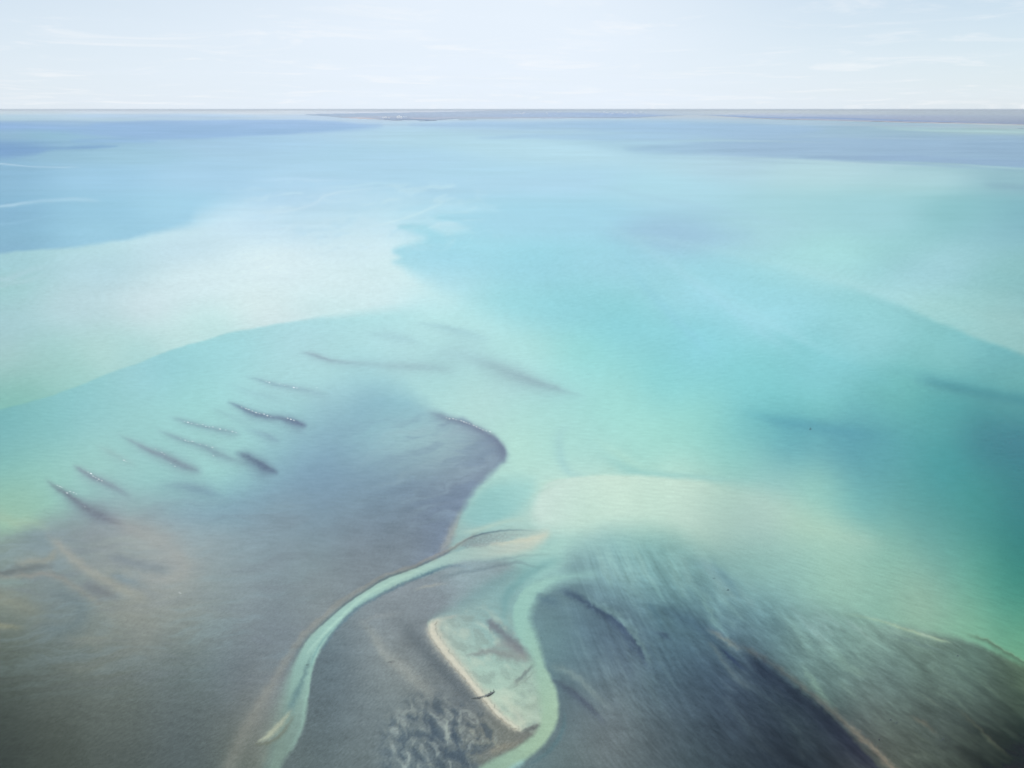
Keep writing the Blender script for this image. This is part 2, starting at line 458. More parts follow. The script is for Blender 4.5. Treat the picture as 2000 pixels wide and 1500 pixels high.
# long soft pale band on the right, sharp on its near side
W.lay(.65*area([(1250,462,12),(1320,470,16),(1480,505,20),(1650,540,26),(1850,570,40),(2100,620,50),(2100,745,9),(1990,690,8),(1900,657,7),(1830,628,7),(1740,590,9),(1640,555,12),(1500,510,10),(1380,484,10)], wob=(3,60,21)),
      field([(1300,470,170,216,230),(1500,525,178,222,230),(1700,570,176,220,226),(1850,610,172,216,214),(1950,650,174,212,204),(2050,690,168,206,198)]))
for pts, col in [
  ([(1200,480,8,10,0),(1260,560,10,10,.35),(1340,640,12,12,.3),(1400,700,10,10,0)], (148,208,226)),
  ([(1120,400,8,8,0),(1240,470,9,10,.35),(1340,540,12,10,.35),(1480,640,14,12,.2),(1560,700,10,10,0)], (172,220,234)),
  ([(1300,500,8,8,0),(1420,580,10,12,.3),(1560,660,14,12,.3),(1700,730,14,12,0)], (164,218,226)),
  ([(1480,640,10,14,0),(1600,690,12,14,.3),(1720,740,14,14,.35),(1800,790,12,12,0)], (126,198,202)),
  ([(1100,350,6,6,0),(1250,380,6,6,.4),(1450,420,8,8,.35),(1600,450,8,8,0)], (170,208,228)),
  ([(1780,735,14,10,0),(1840,748,14,14,.7),(1920,768,16,16,.8),(2060,790,18,18,.9)], (92,152,164)),
  ([(1700,715,10,12,0),(1800,730,12,14,.3),(1900,745,14,14,.2),(2000,760,10,10,0)], (118,184,190)),
  ([(1440,800,10,12,0),(1540,822,14,18,.5),(1650,840,16,20,.4),(1760,850,12,16,0)], (92,160,174)),
  ([(1150,850,8,8,0),(1230,900,9,9,.4),(1300,945,8,8,.1)], (184,226,212)),
  ([(1120,820,10,10,0),(1090,860,14,14,.35),(1110,920,12,10,.4),(1150,930,8,8,0)], (162,208,210)),
  ([(1160,880,10,12,0),(1240,920,12,12,.5),(1360,930,8,10,.4),(1460,945,8,8,0)], (152,204,202)),
  ([(1030,960,6,5,0),(1060,945,5,4,.4),(1110,930,5,4,.3)], (190,224,208)),
 ]:
    W.lay(stroke(pts, wob=(3,60,31)), col)
# crest of the pale sand shoal: crisp on its far side
W.lay(.85*area([(1040,1000,14),(1055,960,8),(1095,935,4),(1180,928,5),(1290,930,7),(1380,942,10),(1500,965,30),(1700,1060,50),(1500,1060,50),(1300,1040,40),(1150,1035,30),(1060,1030,22)], wob=(3,50,41)),
      field([(1080,975,206,230,220),(1200,960,214,236,222),(1300,970,204,230,216),(1450,1000,184,220,204),(1600,1050,166,208,186),(1150,1020,196,226,212)]))
# deeper pocket behind the channel mouth
W.lay(.9*area([(900,1010,20),(935,960,16),(985,935,24),(1040,935,20),(1040,970,20),(1000,1010,20),(940,1030,16)], wob=(2,40,43)), field([(960,990,146,202,198),(1000,960,160,212,208),(920,1010,156,206,202),(1030,940,172,220,212)]))
W.lay(stroke([(1030,985,3,3,0),(1045,965,3,3,.6),(1075,950,3,3,.6),(1110,937,2,2,0)]), (186,220,208))
W.lay(stroke([(895,1040,5,5,.0),(930,1035,6,5,.7),(990,1018,7,5,.6),(1040,1012,6,5,0)]), (188,218,204))

# ---- weed banks -------------------------------------------------------------
weed_l = field([
 (650,770,150,196,210),(720,800,136,184,202),(800,790,140,190,206),(700,850,146,190,204),(780,860,156,196,206),(850,850,156,192,202),(900,840,150,182,194),
 (930,880,142,166,180),(960,880,134,156,172),(880,890,154,188,196),(820,915,136,168,182),(900,920,146,168,182),(930,935,132,152,170),
 (600,900,148,192,206),(500,940,140,182,200),(640,950,136,172,190),(740,950,132,164,184),(820,960,124,148,168),(880,960,122,142,162),
 (430,960,134,174,190),(350,1000,140,172,184),(500,1020,138,164,178),(620,1010,132,158,174),(740,1030,124,146,164),(830,1030,124,144,162),
 (250,1030,148,170,172),(300,1080,148,166,170),(420,1080,144,164,174),(550,1080,138,156,168),(700,1080,130,146,158),(800,1075,134,150,160),
 (100,1060,138,158,158),(0,1070,134,156,146),(0,1130,126,142,138),(120,1130,128,144,142),(200,1120,142,154,152),(350,1130,150,162,164),(480,1140,140,156,164),
 (620,1140,134,150,156),(720,1120,136,150,156),(0,1200,120,132,118),(100,1190,124,138,134),(200,1180,138,150,144),(300,1200,134,148,148),(420,1200,132,146,152),
 (550,1200,128,142,150),(630,1195,138,148,150),(0,1270,98,108,98),(100,1260,112,124,118),(200,1270,124,132,124),(320,1270,122,134,132),(440,1270,118,132,140),(540,1270,124,138,146),
 (0,1350,82,92,84),(120,1350,98,106,98),(240,1350,108,116,108),(360,1350,106,116,114),(460,1340,112,124,132),(520,1340,126,136,138),
 (0,1430,68,76,70),(120,1430,84,92,84),(240,1430,92,100,94),(360,1430,94,104,104),(450,1420,106,114,112),(500,1400,138,142,134),
 (0,1500,60,68,64),(120,1500,72,80,74),(250,1500,82,90,86),(380,1500,88,98,98),(470,1490,104,114,106)], 2.2, 25)
m_l = area([(-90,1060,30),(0,1045,26),(60,1030,24),(110,1010,40),(250,985,50),(420,960,50),(510,925,60),(560,885,70),(600,845,70),(640,800,65),(690,765,50),(750,752,38),(800,770,34),
  (850,800,18),(900,816,9),(950,842,7),(975,858,6),(987,880,7),(982,903,9),(955,930,9),(925,958,10),(900,1000,9),(882,1035,9),(874,1080,8),(855,1098,5),(815,1114,4),(750,1145,4),(700,1180,4),(660,1220,4),(620,1270,4),(600,1320,5),(590,1380,8),(570,1430,10),(550,1500,10),(540,1600,10),(-90,1600,20)], wob=(5,30,51))
weed_l = weed_l + np.array([9, 3, -1]) * (sm(150, 280, U) * sm(560, 380, U) * sm(1000, 1060, V) * sm(1330, 1180, V))[..., None]
weed_l = weed_l + np.array([5, 8, 4]) * (sm(560, 680, U) * sm(960, 840, V))[..., None]
W.lay(m_l, weed_l, 1)

# weed between the channel and the sand spit
weed_m = field([(700,1190,128,142,148),(760,1170,132,144,152),(820,1150,136,150,156),(900,1120,150,178,178),(860,1170,138,150,154),(640,1260,98,116,124),(660,1300,96,112,120),
 (720,1240,124,136,140),(760,1280,136,144,142),(800,1290,122,130,132),(820,1240,110,122,128),(850,1300,108,118,122),(640,1380,92,106,112),(720,1340,112,124,126),(800,1340,130,138,134),
 (860,1370,116,124,124),(920,1380,108,116,120),(620,1460,88,102,106),(720,1420,102,114,118),(800,1420,104,118,122),(860,1430,92,106,116),(950,1430,110,116,114),(980,1450,118,122,114),
 (600,1500,92,104,104),(700,1490,100,112,112),(800,1490,98,112,116),(880,1480,88,102,110),(940,1470,120,128,120),(760,1380,114,128,130)], 2.2, 20)
m_m = area([(900,1084,8),(840,1106,6),(770,1132,5),(715,1165,5),(670,1200,5),(635,1240,6),(605,1280,6),(580,1320,7),(560,1360,7),(545,1420,8),(530,1450,10),(520,1490,10),(510,1520,12),(520,1600,12),
  (980,1600,10),(975,1490,10),(1020,1470,10),(1060,1445,8),(1050,1425,6),(1013,1415,6),(990,1395,6),(970,1375,6),(948,1350,6),(924,1322,6),(897,1295,6),(870,1265,6),(850,1240,6),(840,1225,6),(840,1212,7),
  (870,1195,20),(940,1150,35),(1000,1120,30),(990,1095,14),(940,1090,10)], wob=(3,12,61))
weed_m = weed_m + np.array([9, 10, 10])
W.lay(m_m, weed_m, 1)

# pool behind the spit
pool = field([(860,1225,188,200,188),(890,1250,172,204,194),(920,1220,150,190,186),(960,1190,142,182,180),(900,1200,158,184,178),(1000,1180,140,182,182),(930,1290,172,204,192),(900,1280,190,210,194),
 (980,1330,174,204,190),(960,1360,178,206,190),(1000,1380,182,206,190),(1030,1380,172,194,176),(1050,1350,172,198,184),(1020,1420,186,198,180),(1000,1410,190,208,190),(1060,1310,158,186,176),(1040,1280,152,184,178),(980,1250,148,184,180)], 2.2, 15)
W.lay(area([(840,1212,5),(900,1198,22),(960,1160,30),(1020,1150,20),(1000,1200,8),(1015,1250,8),(1050,1285,6),(1080,1320,6),(1090,1370,5),(1090,1410,5),(1060,1432,6),(1032,1430,3),(1008,1424,2),(986,1406,2),(964,1384,2),(944,1361,2),(918,1331,2.5),(891,1301,3),(864,1270,3),(844,1242,3),(838,1225,4)], wob=(3,14,62)), pool, 0)
# silt stirred up in the pool
silt = fbm(*along((900,1250),(1000,1400),30,16), 440, 4)
mp_ = area([(860,1215,14),(960,1190,30),(1040,1260,20),(1075,1330,12),(1075,1400,12),(1030,1425,10),(985,1400,10),(930,1340,10),(880,1280,12)])
W.lay(.55 * mp_ * sm(-.05, .55, silt), (150, 172, 164))
W.lay(.45 * mp_ * sm(.05, .6, -silt), (196, 212, 196))
# sand spit
sand = (218,216,198)
m_spit = stroke([(876,1207,5,6,.0),(852,1215,10,8,.7),(844,1232,17,11,.9),(860,1262,17,10,.95),(884,1292,16,9,.95),(907,1318,14,9,.95),(931,1347,13,9,.95),(953,1372,12,8,.9),(973,1395,11,8,.85),(993,1412,11,8,.8),(1012,1424,10,7,.7),(1026,1430,6,4,0)], wob=(2.8,6,63))
W.lay(.4 * stroke([(862,1206,8,8,0),(838,1226,20,10,.8),(848,1262,24,10,.9),(880,1298,22,9,.9),(915,1338,18,9,.8),(955,1384,14,8,.6),(1000,1420,10,6,0)], wob=(5,9,64)), (176, 180, 170))
W.lay(m_spit, sand, 0)
W.lay(stroke([(862,1205,4,4,.0),(880,1205,4,4,.5),(900,1200,4,4,.0)], wob=(2,8,64)), (190,192,180))
W.lay(stroke([(965,1380,9,7,0),(985,1370,12,10,.35),(1010,1395,12,10,.5),(1022,1415,8,8,.4),(1026,1425,4,4,0)], wob=(3,12,65)), (204,210,192))
# weed in the pool
for pts, col in [
  ([(948,1220,6,8,0),(958,1217,9,12,.7),(985,1238,12,14,.75),(1010,1262,14,12,.75),(1040,1284,8,7,.7),(1056,1290,4,4,0)], (118,126,134)),
  ([(905,1285,4,4,0),(930,1276,5,6,.5),(965,1272,8,9,.6),(1000,1282,10,9,.6),(1040,1288,6,7,.4)], (138,142,142)),
  ([(955,1270,8,8,0),(985,1258,12,12,.5),(1015,1275,12,10,.5),(1040,1285,6,6,0)], (140,142,144)),
  ([(1000,1336,3,4,0),(1012,1328,4,4,.7),(1030,1310,4,4,.75),(1048,1294,4,3,.7),(1058,1286,3,3,0)], (122,136,136)),
  ([(985,1345,3,4,0),(1005,1338,4,4,.5),(1020,1325,3,3,.2)], (140,156,148)),
  ([(1000,1355,3,4,0),(1030,1322,3,4,.4),(1058,1302,3,3,.4)], (140,152,146)),
  ([(1010,1395,6,6,0),(1040,1378,8,8,.35),(1060,1370,8,8,.3),(1070,1360,6,6,0)], (150,168,156)),
  ([(1008,1430,3,5,0),(1030,1424,5,8,.8),(1050,1417,5,7,.8),(1060,1412,3,4,.2)], (104,110,110)),
  ([(990,1440,6,6,0),(1020,1440,9,8,.7),(1050,1428,6,6,.5),(1060,1415,4,4,0)], (124,130,126)),
 ]:
    W.lay(stroke(pts, wob=(4,14,66)), col)

# ---- the pale channel ---------------------------------------------------------
m_ch = area([(1070,1036,10),(1000,1058,8),(930,1062,4),(905,1072,2.5),(870,1083,2),(812,1108,2),(757,1128,2),(722,1148,2),(677,1178,2),(638,1211,2),(602,1245,3),(578,1285,6),(560,1330,14),(548,1370,22),(536,1405,26),(526,1440,28),(516,1500,22),(505,1600,16),
   (530,1600,10),(548,1500,8),(572,1460,6),(592,1420,5),(600,1385,4),(604,1340,4),(612,1300,4),(628,1265,4),(658,1223,4),(690,1190,4),(732,1165,4),(780,1140,4),(840,1120,5),(900,1096,6),(960,1090,10),(1040,1075,14)], wob=(1.5,10,71))
chan = field([(1040,1055,196,216,202),(980,1062,184,210,198),(920,1080,170,208,198),(850,1100,166,208,200),(780,1128,166,208,200),(720,1160,164,208,200),(670,1200,162,206,198),(630,1240,158,204,196),(600,1275,152,198,190),
   (575,1320,140,184,178),(600,1330,146,182,174),(560,1370,138,178,170),(590,1390,146,184,172),(540,1410,150,178,164),(585,1430,144,182,168),(520,1440,152,176,160),(560,1460,140,176,162),(530,1495,136,172,156)], 2.2, 14)
chan = chan * np.array([1.02, .985, .985]) 
W.lay(m_ch * (1 - .35 * sm(1330, 1430, V)), chan, 0)
# edge lines and streaks of the channel bed
for pts, col, wb in [
  ([(1060,1037,2,1.5,0),(1000,1034,2,2,.5),(950,1040,2.5,2,.8),(922,1048,2.5,2,.9),(900,1060,2,2,.5),(870,1080,1.6,2.2,.8),(812,1107,1.6,2.4,.9),(757,1127,1.6,2.6,.95),(722,1147,1.8,2.8,.95),(677,1177,1.8,3,.9),(638,1210,1.8,3.5,.85),(602,1244,2,4,.7),(578,1280,3,5,.5),(560,1310,3,5,.2)], (104,128,136), (1,9,72)),
  ([(930,1108,3,3,0),(880,1104,4,4,.4),(840,1118,4,5,.8),(800,1134,4,5,.6),(770,1148,4,5,.65),(735,1166,4,6,.6),(700,1186,4,6,.6),(672,1212,4,6,.5),(650,1236,3,5,.4),(632,1264,3,5,.4)], (94,128,142), (2.5,5,73)),
  ([(880,1088,3,3,0),(820,1112,3,3,.4),(760,1138,3,3,.5),(710,1165,3,3,.6),(665,1205,3,3,.6),(630,1240,3,3,.5),(600,1275,3,3,.3)], (186,222,208), (1,20,74)),
  ([(665,1212,1,1,0),(640,1238,1.5,1.5,.6),(622,1262,2,2,.7),(610,1290,3,3,.7),(606,1325,3,3,.0)], (130,172,172), (1,20,75)),
  ([(612,1268,3,3,0),(600,1300,4,4,.6),(590,1330,6,6,.8),(578,1355,9,8,.9),(568,1380,8,7,.7),(560,1400,5,5,0)], (112,144,146), (3,10,76)),
  ([(618,1275,3,3,0),(606,1310,3,3,.6),(602,1345,3,3,.7),(594,1380,4,4,.5),(588,1420,5,5,.4),(570,1460,6,6,.3)], (156,192,180), (1.5,14,77)),
  ([(572,1380,3,3,0),(560,1398,5,5,.7),(540,1420,8,6,.9),(520,1438,7,5,.95),(506,1447,4,3,.5),(498,1452,2,2,0)], (178,186,166), (2,10,78)),
  ([(492,1452,3,3,0),(510,1452,3,4,.8),(535,1444,3,5,.8),(555,1425,3,5,.7),(570,1400,3,4,.3)], (120,128,116), (2,10,79)),
 ]:
    W.lay(stroke(pts, wob=wb), col)
# dark lens and tan lip at the channel's head, tan lip along its far bank
W.lay(.62 * (.75 + .5 * gnoise(X / 3.0, Y / 4.0, 81)) * area([(900,1066,4),(925,1048,2),(965,1040,2),(1020,1034,3),(1070,1034,6),(1040,1046,8),(985,1058,6),(930,1068,4)], wob=(1.5,8,80)), field([(920,1058,138,150,152),(960,1048,146,158,158),(1010,1042,172,190,184),(1050,1038,190,210,200)]))
W.lay(stroke([(1000,1050,5,5,0),(960,1062,5,5,.4),(1010,1056,6,6,.7),(1045,1050,6,6,.6),(1080,1042,5,5,0)], wob=(2,15,81)), (212,216,196))
W.lay(stroke([(950,1030,4,4,.0),(905,1056,5,3,.45),(872,1074,6,3,.55),(812,1102,6,3,.5),(752,1122,7,3,.42),(715,1143,8,3,.4),(668,1172,10,4,.4),(628,1205,12,4,.42),(588,1243,14,5,.42),(556,1290,15,7,.42),(524,1345,17,9,.4),(497,1390,18,12,.38),(470,1440,20,14,.35),(445,1500,22,16,.35)], wob=(3,20,82)), (160,160,150))
W.lay(stroke([(905,985,3,3,0),(893,1015,6,8,.5),(880,1045,9,10,.7),(868,1068,9,9,.6),(855,1080,6,6,0)], wob=(3,15,83)), (170,178,172))
# soft fans below the head of the channel
for pts, col in [
  ([(1060,1110,4,4,0),(1010,1098,3,4,.5),(950,1110,3,5,.6),(900,1118,4,5,.6),(860,1128,4,4,.3)], (126,150,154)),
  ([(1080,1078,3,3,0),(1030,1085,3,4,.5),(960,1095,3,4,.4),(920,1105,3,3,0)], (140,170,170)),
  ([(880,1135,3,3,0),(840,1142,4,3,.7),(812,1150,3,3,.2)], (170,178,170)),
  ([(1050,1100,8,8,0),(1000,1120,12,12,.5),(950,1150,14,14,.4),(900,1180,14,10,.2)], (128,170,170)),
  ([(1110,1090,8,10,0),(1060,1105,10,12,.6),(1020,1130,10,12,.7),(990,1165,10,12,.7),(985,1200,9,9,.4)], (126,172,172)),
  ([(1150,1040,10,10,0),(1100,1062,12,12,.5),(1040,1080,10,10,.4),(990,1090,8,8,.0)], (172,212,202)),
 ]:
    W.lay(stroke(pts, wob=(3,24,84)), col)

# ---- the deep weed bank on the right --------------------------------------------
weed_r = field([
 (1150,1075,150,190,190),(1250,1060,152,196,192),(1350,1100,146,192,186),(1450,1100,156,204,190),(1200,1120,148,190,190),(1300,1150,136,180,180),(1400,1170,130,174,174),(1500,1150,138,184,174),
 (1600,1200,138,180,168),(1700,1210,144,188,168),(1800,1250,130,172,150),(1900,1270,112,148,132),(2000,1310,108,138,112),
 (1060,1180,112,140,148),(1110,1170,104,130,142),(1150,1210,92,116,132),(1200,1230,82,102,120),(1240,1280,86,104,120),(1080,1240,122,158,160),(1130,1270,108,140,150),
 (1200,1290,100,128,140),(1280,1200,114,150,158),(1330,1205,94,126,138),(1300,1270,98,128,140),(1400,1230,112,148,152),(1480,1230,138,180,172),(1560,1270,138,178,166),
 (1390,1290,86,110,126),(1450,1300,80,96,110),(1350,1330,92,114,126),(1250,1340,106,136,142),(1160,1330,120,152,156),(1110,1350,90,110,122),(1150,1390,104,122,128),(1220,1400,114,132,134),
 (1450,1360,74,90,104),(1530,1380,66,80,92),(1600,1430,62,74,84),(1670,1480,58,68,74),(1330,1390,96,116,124),(1420,1430,82,98,108),(1500,1460,70,84,92),(1300,1450,96,112,116),
 (1180,1440,110,124,126),(1230,1490,92,110,112),(1120,1440,116,136,136),(1130,1490,98,118,118),(1350,1500,86,104,106),(1450,1500,72,86,90),(1560,1500,62,74,78),
 (1560,1330,132,170,158),(1640,1330,122,158,146),(1600,1380,124,152,142),(1680,1420,122,142,130),(1740,1340,112,144,134),(1840,1330,104,130,118),(1940,1360,88,108,98),(2000,1400,74,90,82),
 (1750,1410,106,128,116),(1850,1410,84,102,94),(1950,1440,62,72,68),(2000,1490,44,52,50),(1780,1480,80,94,84),(1880,1490,58,68,62),(1720,1480,100,112,100)], 2.2, 22)
m_r = area([(1022,1170,10),(1050,1140,10),(1100,1110,20),(1130,1075,44),(1200,1048,52),(1290,1050,52),(1370,1088,46),(1450,1140,50),(1550,1180,50),(1640,1195,34),(1720,1215,18),(1800,1232,14),(1880,1248,10),(1950,1275,8),(2010,1305,8),(2100,1350,8),(2100,1600,20),(980,1600,10),
  (1020,1490,8),(1062,1440,7),(1085,1400,6),(1083,1360,6),(1070,1325,6),(1052,1300,7),(1036,1270,8),(1022,1230,8),(1018,1200,10)], wob=(3,22,91))
W.lay(m_r, weed_r, 1)
# the S of pale sand beside it
W.lay(area([(1160,1120,22),(1090,1118,12),(1045,1136,5),(1015,1160,4),(1002,1195,4),(1009,1235,7),(1030,1272,12),(1042,1305,14),(1048,1335,14),(1054,1370,12),(1056,1405,8),(1045,1431,6),(1012,1456,6),(975,1476,6),(930,1500,7),(880,1530,8),(960,1540,8),(992,1500,7),(1038,1474,6),(1070,1443,6),(1088,1408,6),(1091,1376,6),(1086,1346,6),(1076,1322,6),(1066,1302,6),(1060,1280,8),(1048,1240,10),(1036,1205,12),(1050,1170,14),(1090,1140,16)], wob=(1.5,12,92)),
   field([(1120,1125,152,196,192),(1060,1135,160,202,194),(1020,1170,158,202,192),(1015,1210,154,200,190),(1030,1250,154,196,184),(1060,1295,156,190,176),(1080,1340,164,198,180),(1088,1380,168,200,174),(1080,1420,166,196,170),(1050,1455,160,188,164),(1000,1485,154,184,164),(950,1505,146,176,160)], 2.2, 12), 0)
for pts, col, wb in [
  # dark side of the near S
  ([(1075,1322,3,3,0),(1095,1335,7,8,.6),(1118,1350,8,12,.8),(1145,1372,6,12,.8),(1170,1398,5,10,.4),(1190,1420,4,6,0)], (84,100,114), (3,10,93)),
  ([(1062,1298,6,6,0),(1100,1308,10,8,.35),(1130,1325,10,7,.42),(1150,1345,9,7,.38),(1180,1372,8,7,.2),(1205,1395,6,6,0)], (156,180,174), (3,12,94)),
  ([(1100,1380,4,5,0),(1102,1410,5,6,.7),(1092,1440,5,6,.8),(1070,1468,5,6,.7),(1040,1490,4,5,.5)], (96,126,132), (2,8,95)),
  ([(1040,1160,6,6,0),(1062,1168,10,12,.7),(1085,1175,8,10,.5),(1100,1172,6,8,0)], (98,126,140), (4,10,96)),
  ([(1090,1150,6,6,0),(1110,1158,8,8,.6),(1130,1165,8,9,.8),(1160,1185,6,9,.8),(1195,1205,4,14,.9),(1225,1232,3,14,.9),(1246,1262,3,12,.8),(1262,1292,2,8,.4),(1270,1310,2,3,0)], (78,98,118), (4,12,97)),
  ([(1130,1150,6,6,0),(1160,1175,10,5,.35),(1200,1200,13,4,.5),(1225,1222,13,4,.55),(1246,1252,11,4,.5),(1262,1280,8,4,.4),(1272,1305,6,4,0)], (134,170,170), (5,12,98)),
  ([(1270,1180,10,10,0),(1310,1195,16,14,.4),(1350,1215,18,16,.5),(1400,1245,16,14,.4),(1440,1270,10,10,0)], (86,114,130), (6,20,118)),
  ([(1330,1090,12,12,0),(1390,1110,14,16,.35),(1430,1145,16,16,.35),(1450,1180,12,12,0)], (116,156,166), (6,20,119)),
  ([(1265,1170,5,6,0),(1272,1185,7,6,.7),(1285,1205,8,6,.6),(1295,1228,5,5,.3),(1310,1245,3,3,0)], (100,134,146), (4,12,99)),
  ([(1270,1230,4,4,0),(1300,1240,5,6,.6),(1312,1252,3,3,0)], (78,98,116), (3,10,100)),
  ([(1380,1252,3,3,0),(1392,1262,5,4,.5),(1412,1290,6,5,.5),(1432,1318,6,5,.45),(1455,1340,7,5,.35),(1466,1350,3,3,0)], (124,146,146), (2,12,101)),
  ([(1398,1255,3,3,0),(1420,1275,4,5,.7),(1442,1296,5,5,.7),(1460,1310,3,3,.1)], (66,84,104), (2,12,102)),
  ([(1375,1225,4,4,0),(1400,1238,6,6,.7),(1430,1258,7,8,.7),(1455,1272,5,6,0)], (140,156,150), (4,12,103)),
  ([(1440,1255,4,4,0),(1470,1275,8,5,.35),(1500,1292,8,5,.25),(1530,1312,8,6,.35),(1565,1340,8,6,.35),(1600,1368,9,6,.4),(1640,1402,9,7,.5),(1670,1430,8,7,.65),(1700,1455,7,7,.75),(1725,1480,7,8,.8),(1750,1505,7,9,.75)], (146,146,128), (4,11,104)),
  ([(1440,1270,10,14,0),(1480,1295,17,34,.5),(1530,1334,17,44,.6),(1580,1372,15,46,.62),(1630,1414,12,44,.65),(1680,1466,6,36,.65),(1720,1505,5,26,.6)], (56,68,82), (4,14,105)),
  ([(1640,1195,3,3,0),(1720,1212,3,3,.5),(1800,1238,3,4,.8),(1840,1250,3,3,.7),(1862,1256,2,2,0)], (172,206,172), (2,16,106)),
  ([(1720,1235,3,3,0),(1780,1250,4,5,.5),(1850,1275,3,5,.3),(1880,1285,3,3,0)], (116,150,140), (3,16,107)),
  ([(1880,1235,3,4,0),(1930,1250,3,7,.7),(1980,1280,3,9,.7),(2060,1325,3,10,.7)], (104,130,108), (3,16,108)),
  ([(1770,1395,3,3,0),(1800,1410,5,4,.5),(1815,1420,4,4,.4),(1835,1440,4,4,0)], (134,140,120), (3,12,109)),
  ([(1860,1375,3,3,0),(1900,1410,4,4,.45),(1940,1450,4,4,.5),(1970,1475,4,4,.1)], (112,122,104), (3,14,110)),
  ([(1790,1350,3,3,0),(1820,1368,3,4,.35),(1850,1390,3,3,0)], (130,150,132), (3,14,111)),
  ([(1560,1290,6,6,0),(1590,1330,8,8,.5),(1610,1360,8,8,.4),(1640,1390,6,6,0)], (152,190,168), (5,18,112)),
  ([(1500,1180,10,10,0),(1540,1210,12,12,.4),(1570,1250,12,12,.4),(1600,1300,10,10,0)], (154,196,180), (5,18,113)),
  ([(1290,1080,8,8,0),(1310,1100,10,10,.3),(1330,1140,10,10,.25),(1350,1180,5,5,0)], (170,212,202), (5,18,114)),
  ([(1210,1090,7,7,0),(1225,1120,9,9,.28),(1240,1150,9,9,.2),(1260,1180,5,5,0)], (166,208,202), (4,18,115)),
  ([(1370,1160,5,5,0),(1390,1200,7,7,.4),(1420,1240,6,6,.2),(1440,1260,5,5,0)], (146,190,182), (5,18,116)),
 ]:
    W.lay(stroke(pts, wob=wb), col)

st = fbm(U / 150 + V / 260, (V + .10 * U) / 22 + .9 * fbm(U / 140, V / 70, 451, 3), 450, 4)
zl = W.weed * sm(720, 560, U) * sm(930, 1000, V) * sm(1420, 1250, V)
W.lay(.20 * zl * sm(.02, .6, st), (146, 172, 182))
W.lay(.16 * zl * sm(.02, .6, -st), (126, 136, 148))
zd = W.weed * sm(620, 860, U) * sm(780, 840, V) * sm(1060, 960, V)
sd_ = fbm((U + .5 * V) / 120, (V + .25 * U) / 24 + .8 * fbm(U / 90, V / 50, 456, 3), 455, 4)
W.lay(.34 * zd * sm(.0, .6, sd_), (158, 188, 198))
W.lay(.3 * zd * sm(.0, .6, -sd_), (122, 148, 170))

# ---- shoals: dark ridges with breaking water ---------------------------------------
SHOALS = [
  ([(85,930,2,2,0),(105,948,3,4,.5),(130,964,4,5,.9),(160,985,6,9,.85),(190,1005,12,9,.8),(220,1018,8,5,.6),(250,1028,4,4,.0)], (96,104,118)),
  ([(140,905,2,2,0),(155,915,3,4,.6),(178,930,4,5,.75),(200,940,5,5,.7),(230,955,5,5,.5),(260,975,5,5,0)], (112,124,140)),
  ([(225,845,2,2,0),(260,862,3,4,.4),(290,878,4,5,.7),(320,890,5,6,.8),(350,905,6,7,.85),(375,915,6,6,.7),(400,922,5,5,0)], (118,130,148)),
  ([(180,865,2,2,0),(215,882,3,4,.35),(245,898,3,4,.3),(270,912,3,3,0)], (140,172,172)),
  ([(300,835,2,2,0),(340,852,3,4,.5),(375,864,3,5,.5),(400,872,4,6,.6),(425,885,6,7,.6),(455,897,6,7,.4),(490,905,6,6,0)], (120,140,158)),
  ([(455,880,4,5,0),(478,889,6,7,.75),(500,900,6,9,.9),(520,912,5,9,.95),(536,920,4,5,.6),(545,925,3,3,0)], (92,106,132)),
  ([(325,810,2,2,0),(355,820,3,4,.45),(385,829,3,4,.6),(415,835,3,5,.6),(445,842,4,6,.5),(475,848,4,4,0)], (128,150,168)),
  ([(440,782,2,2,0),(465,792,2.5,3.5,.7),(490,804,3,5,.9),(520,812,3,5,.8),(545,815,4,5,.7),(570,821,4,6,.9),(590,828,3,5,.8),(602,832,2,2,0)], (100,116,142)),
  ([(475,732,2,2,0),(510,742,2.5,3,.5),(540,750,2.5,4,.55),(575,756,3,4,.5),(610,764,4,5,.35),(650,775,5,5,0)], (136,168,184)),
  ([(580,686,2,2,0),(605,690,2,3,.6),(630,698,2,3,.75),(660,705,2,3,.5),(720,710,4,5,.25),(780,715,7,6,.35),(850,718,8,6,.35),(900,726,5,5,0)], (142,166,180)),
  ([(910,700,4,5,0),(960,712,8,12,.5),(1000,728,9,12,.65),(1040,743,6,9,.7),(1080,755,4,7,.6),(1110,765,3,4,.3),(1150,775,3,3,0)], (140,168,178)),
  ([(700,648,3,3,0),(760,655,4,5,.35),(800,664,4,4,.3),(830,672,3,3,0)], (158,196,206)),
  ([(800,628,2,3,0),(850,634,2,5,.35),(900,645,3,9,.4),(940,658,4,8,.2),(960,668,3,3,0)], (154,196,208)),
  ([(820,690,9,9,0),(880,690,12,14,.3),(930,700,14,14,.3),(980,715,9,9,0)], (160,194,206)),
  ([(400,790,3,3,0),(440,808,4,4,.3),(470,822,4,4,.2),(500,835,3,3,0)], (146,184,192)),
  ([(470,835,3,4,0),(510,845,4,6,.4),(535,856,4,6,.4),(550,864,3,3,0)], (132,162,180)),
  ([(300,950,6,6,0),(350,948,8,8,.4),(390,955,8,9,.55),(420,964,5,6,.3),(440,970,3,3,0)], (112,136,158)),
  ([(830,800,4,4,0),(870,815,3,6,.6),(905,824,3,6,.85),(940,840,3,7,.85),(965,855,3,8,.85),(982,875,3,9,.8),(985,893,3,9,.6),(980,910,3,6,0)], (112,128,150)),
  ([(440,745,3,3,0),(480,762,3,4,.25),(530,775,4,4,.2),(560,785,3,3,0)], (146,186,196)),
]
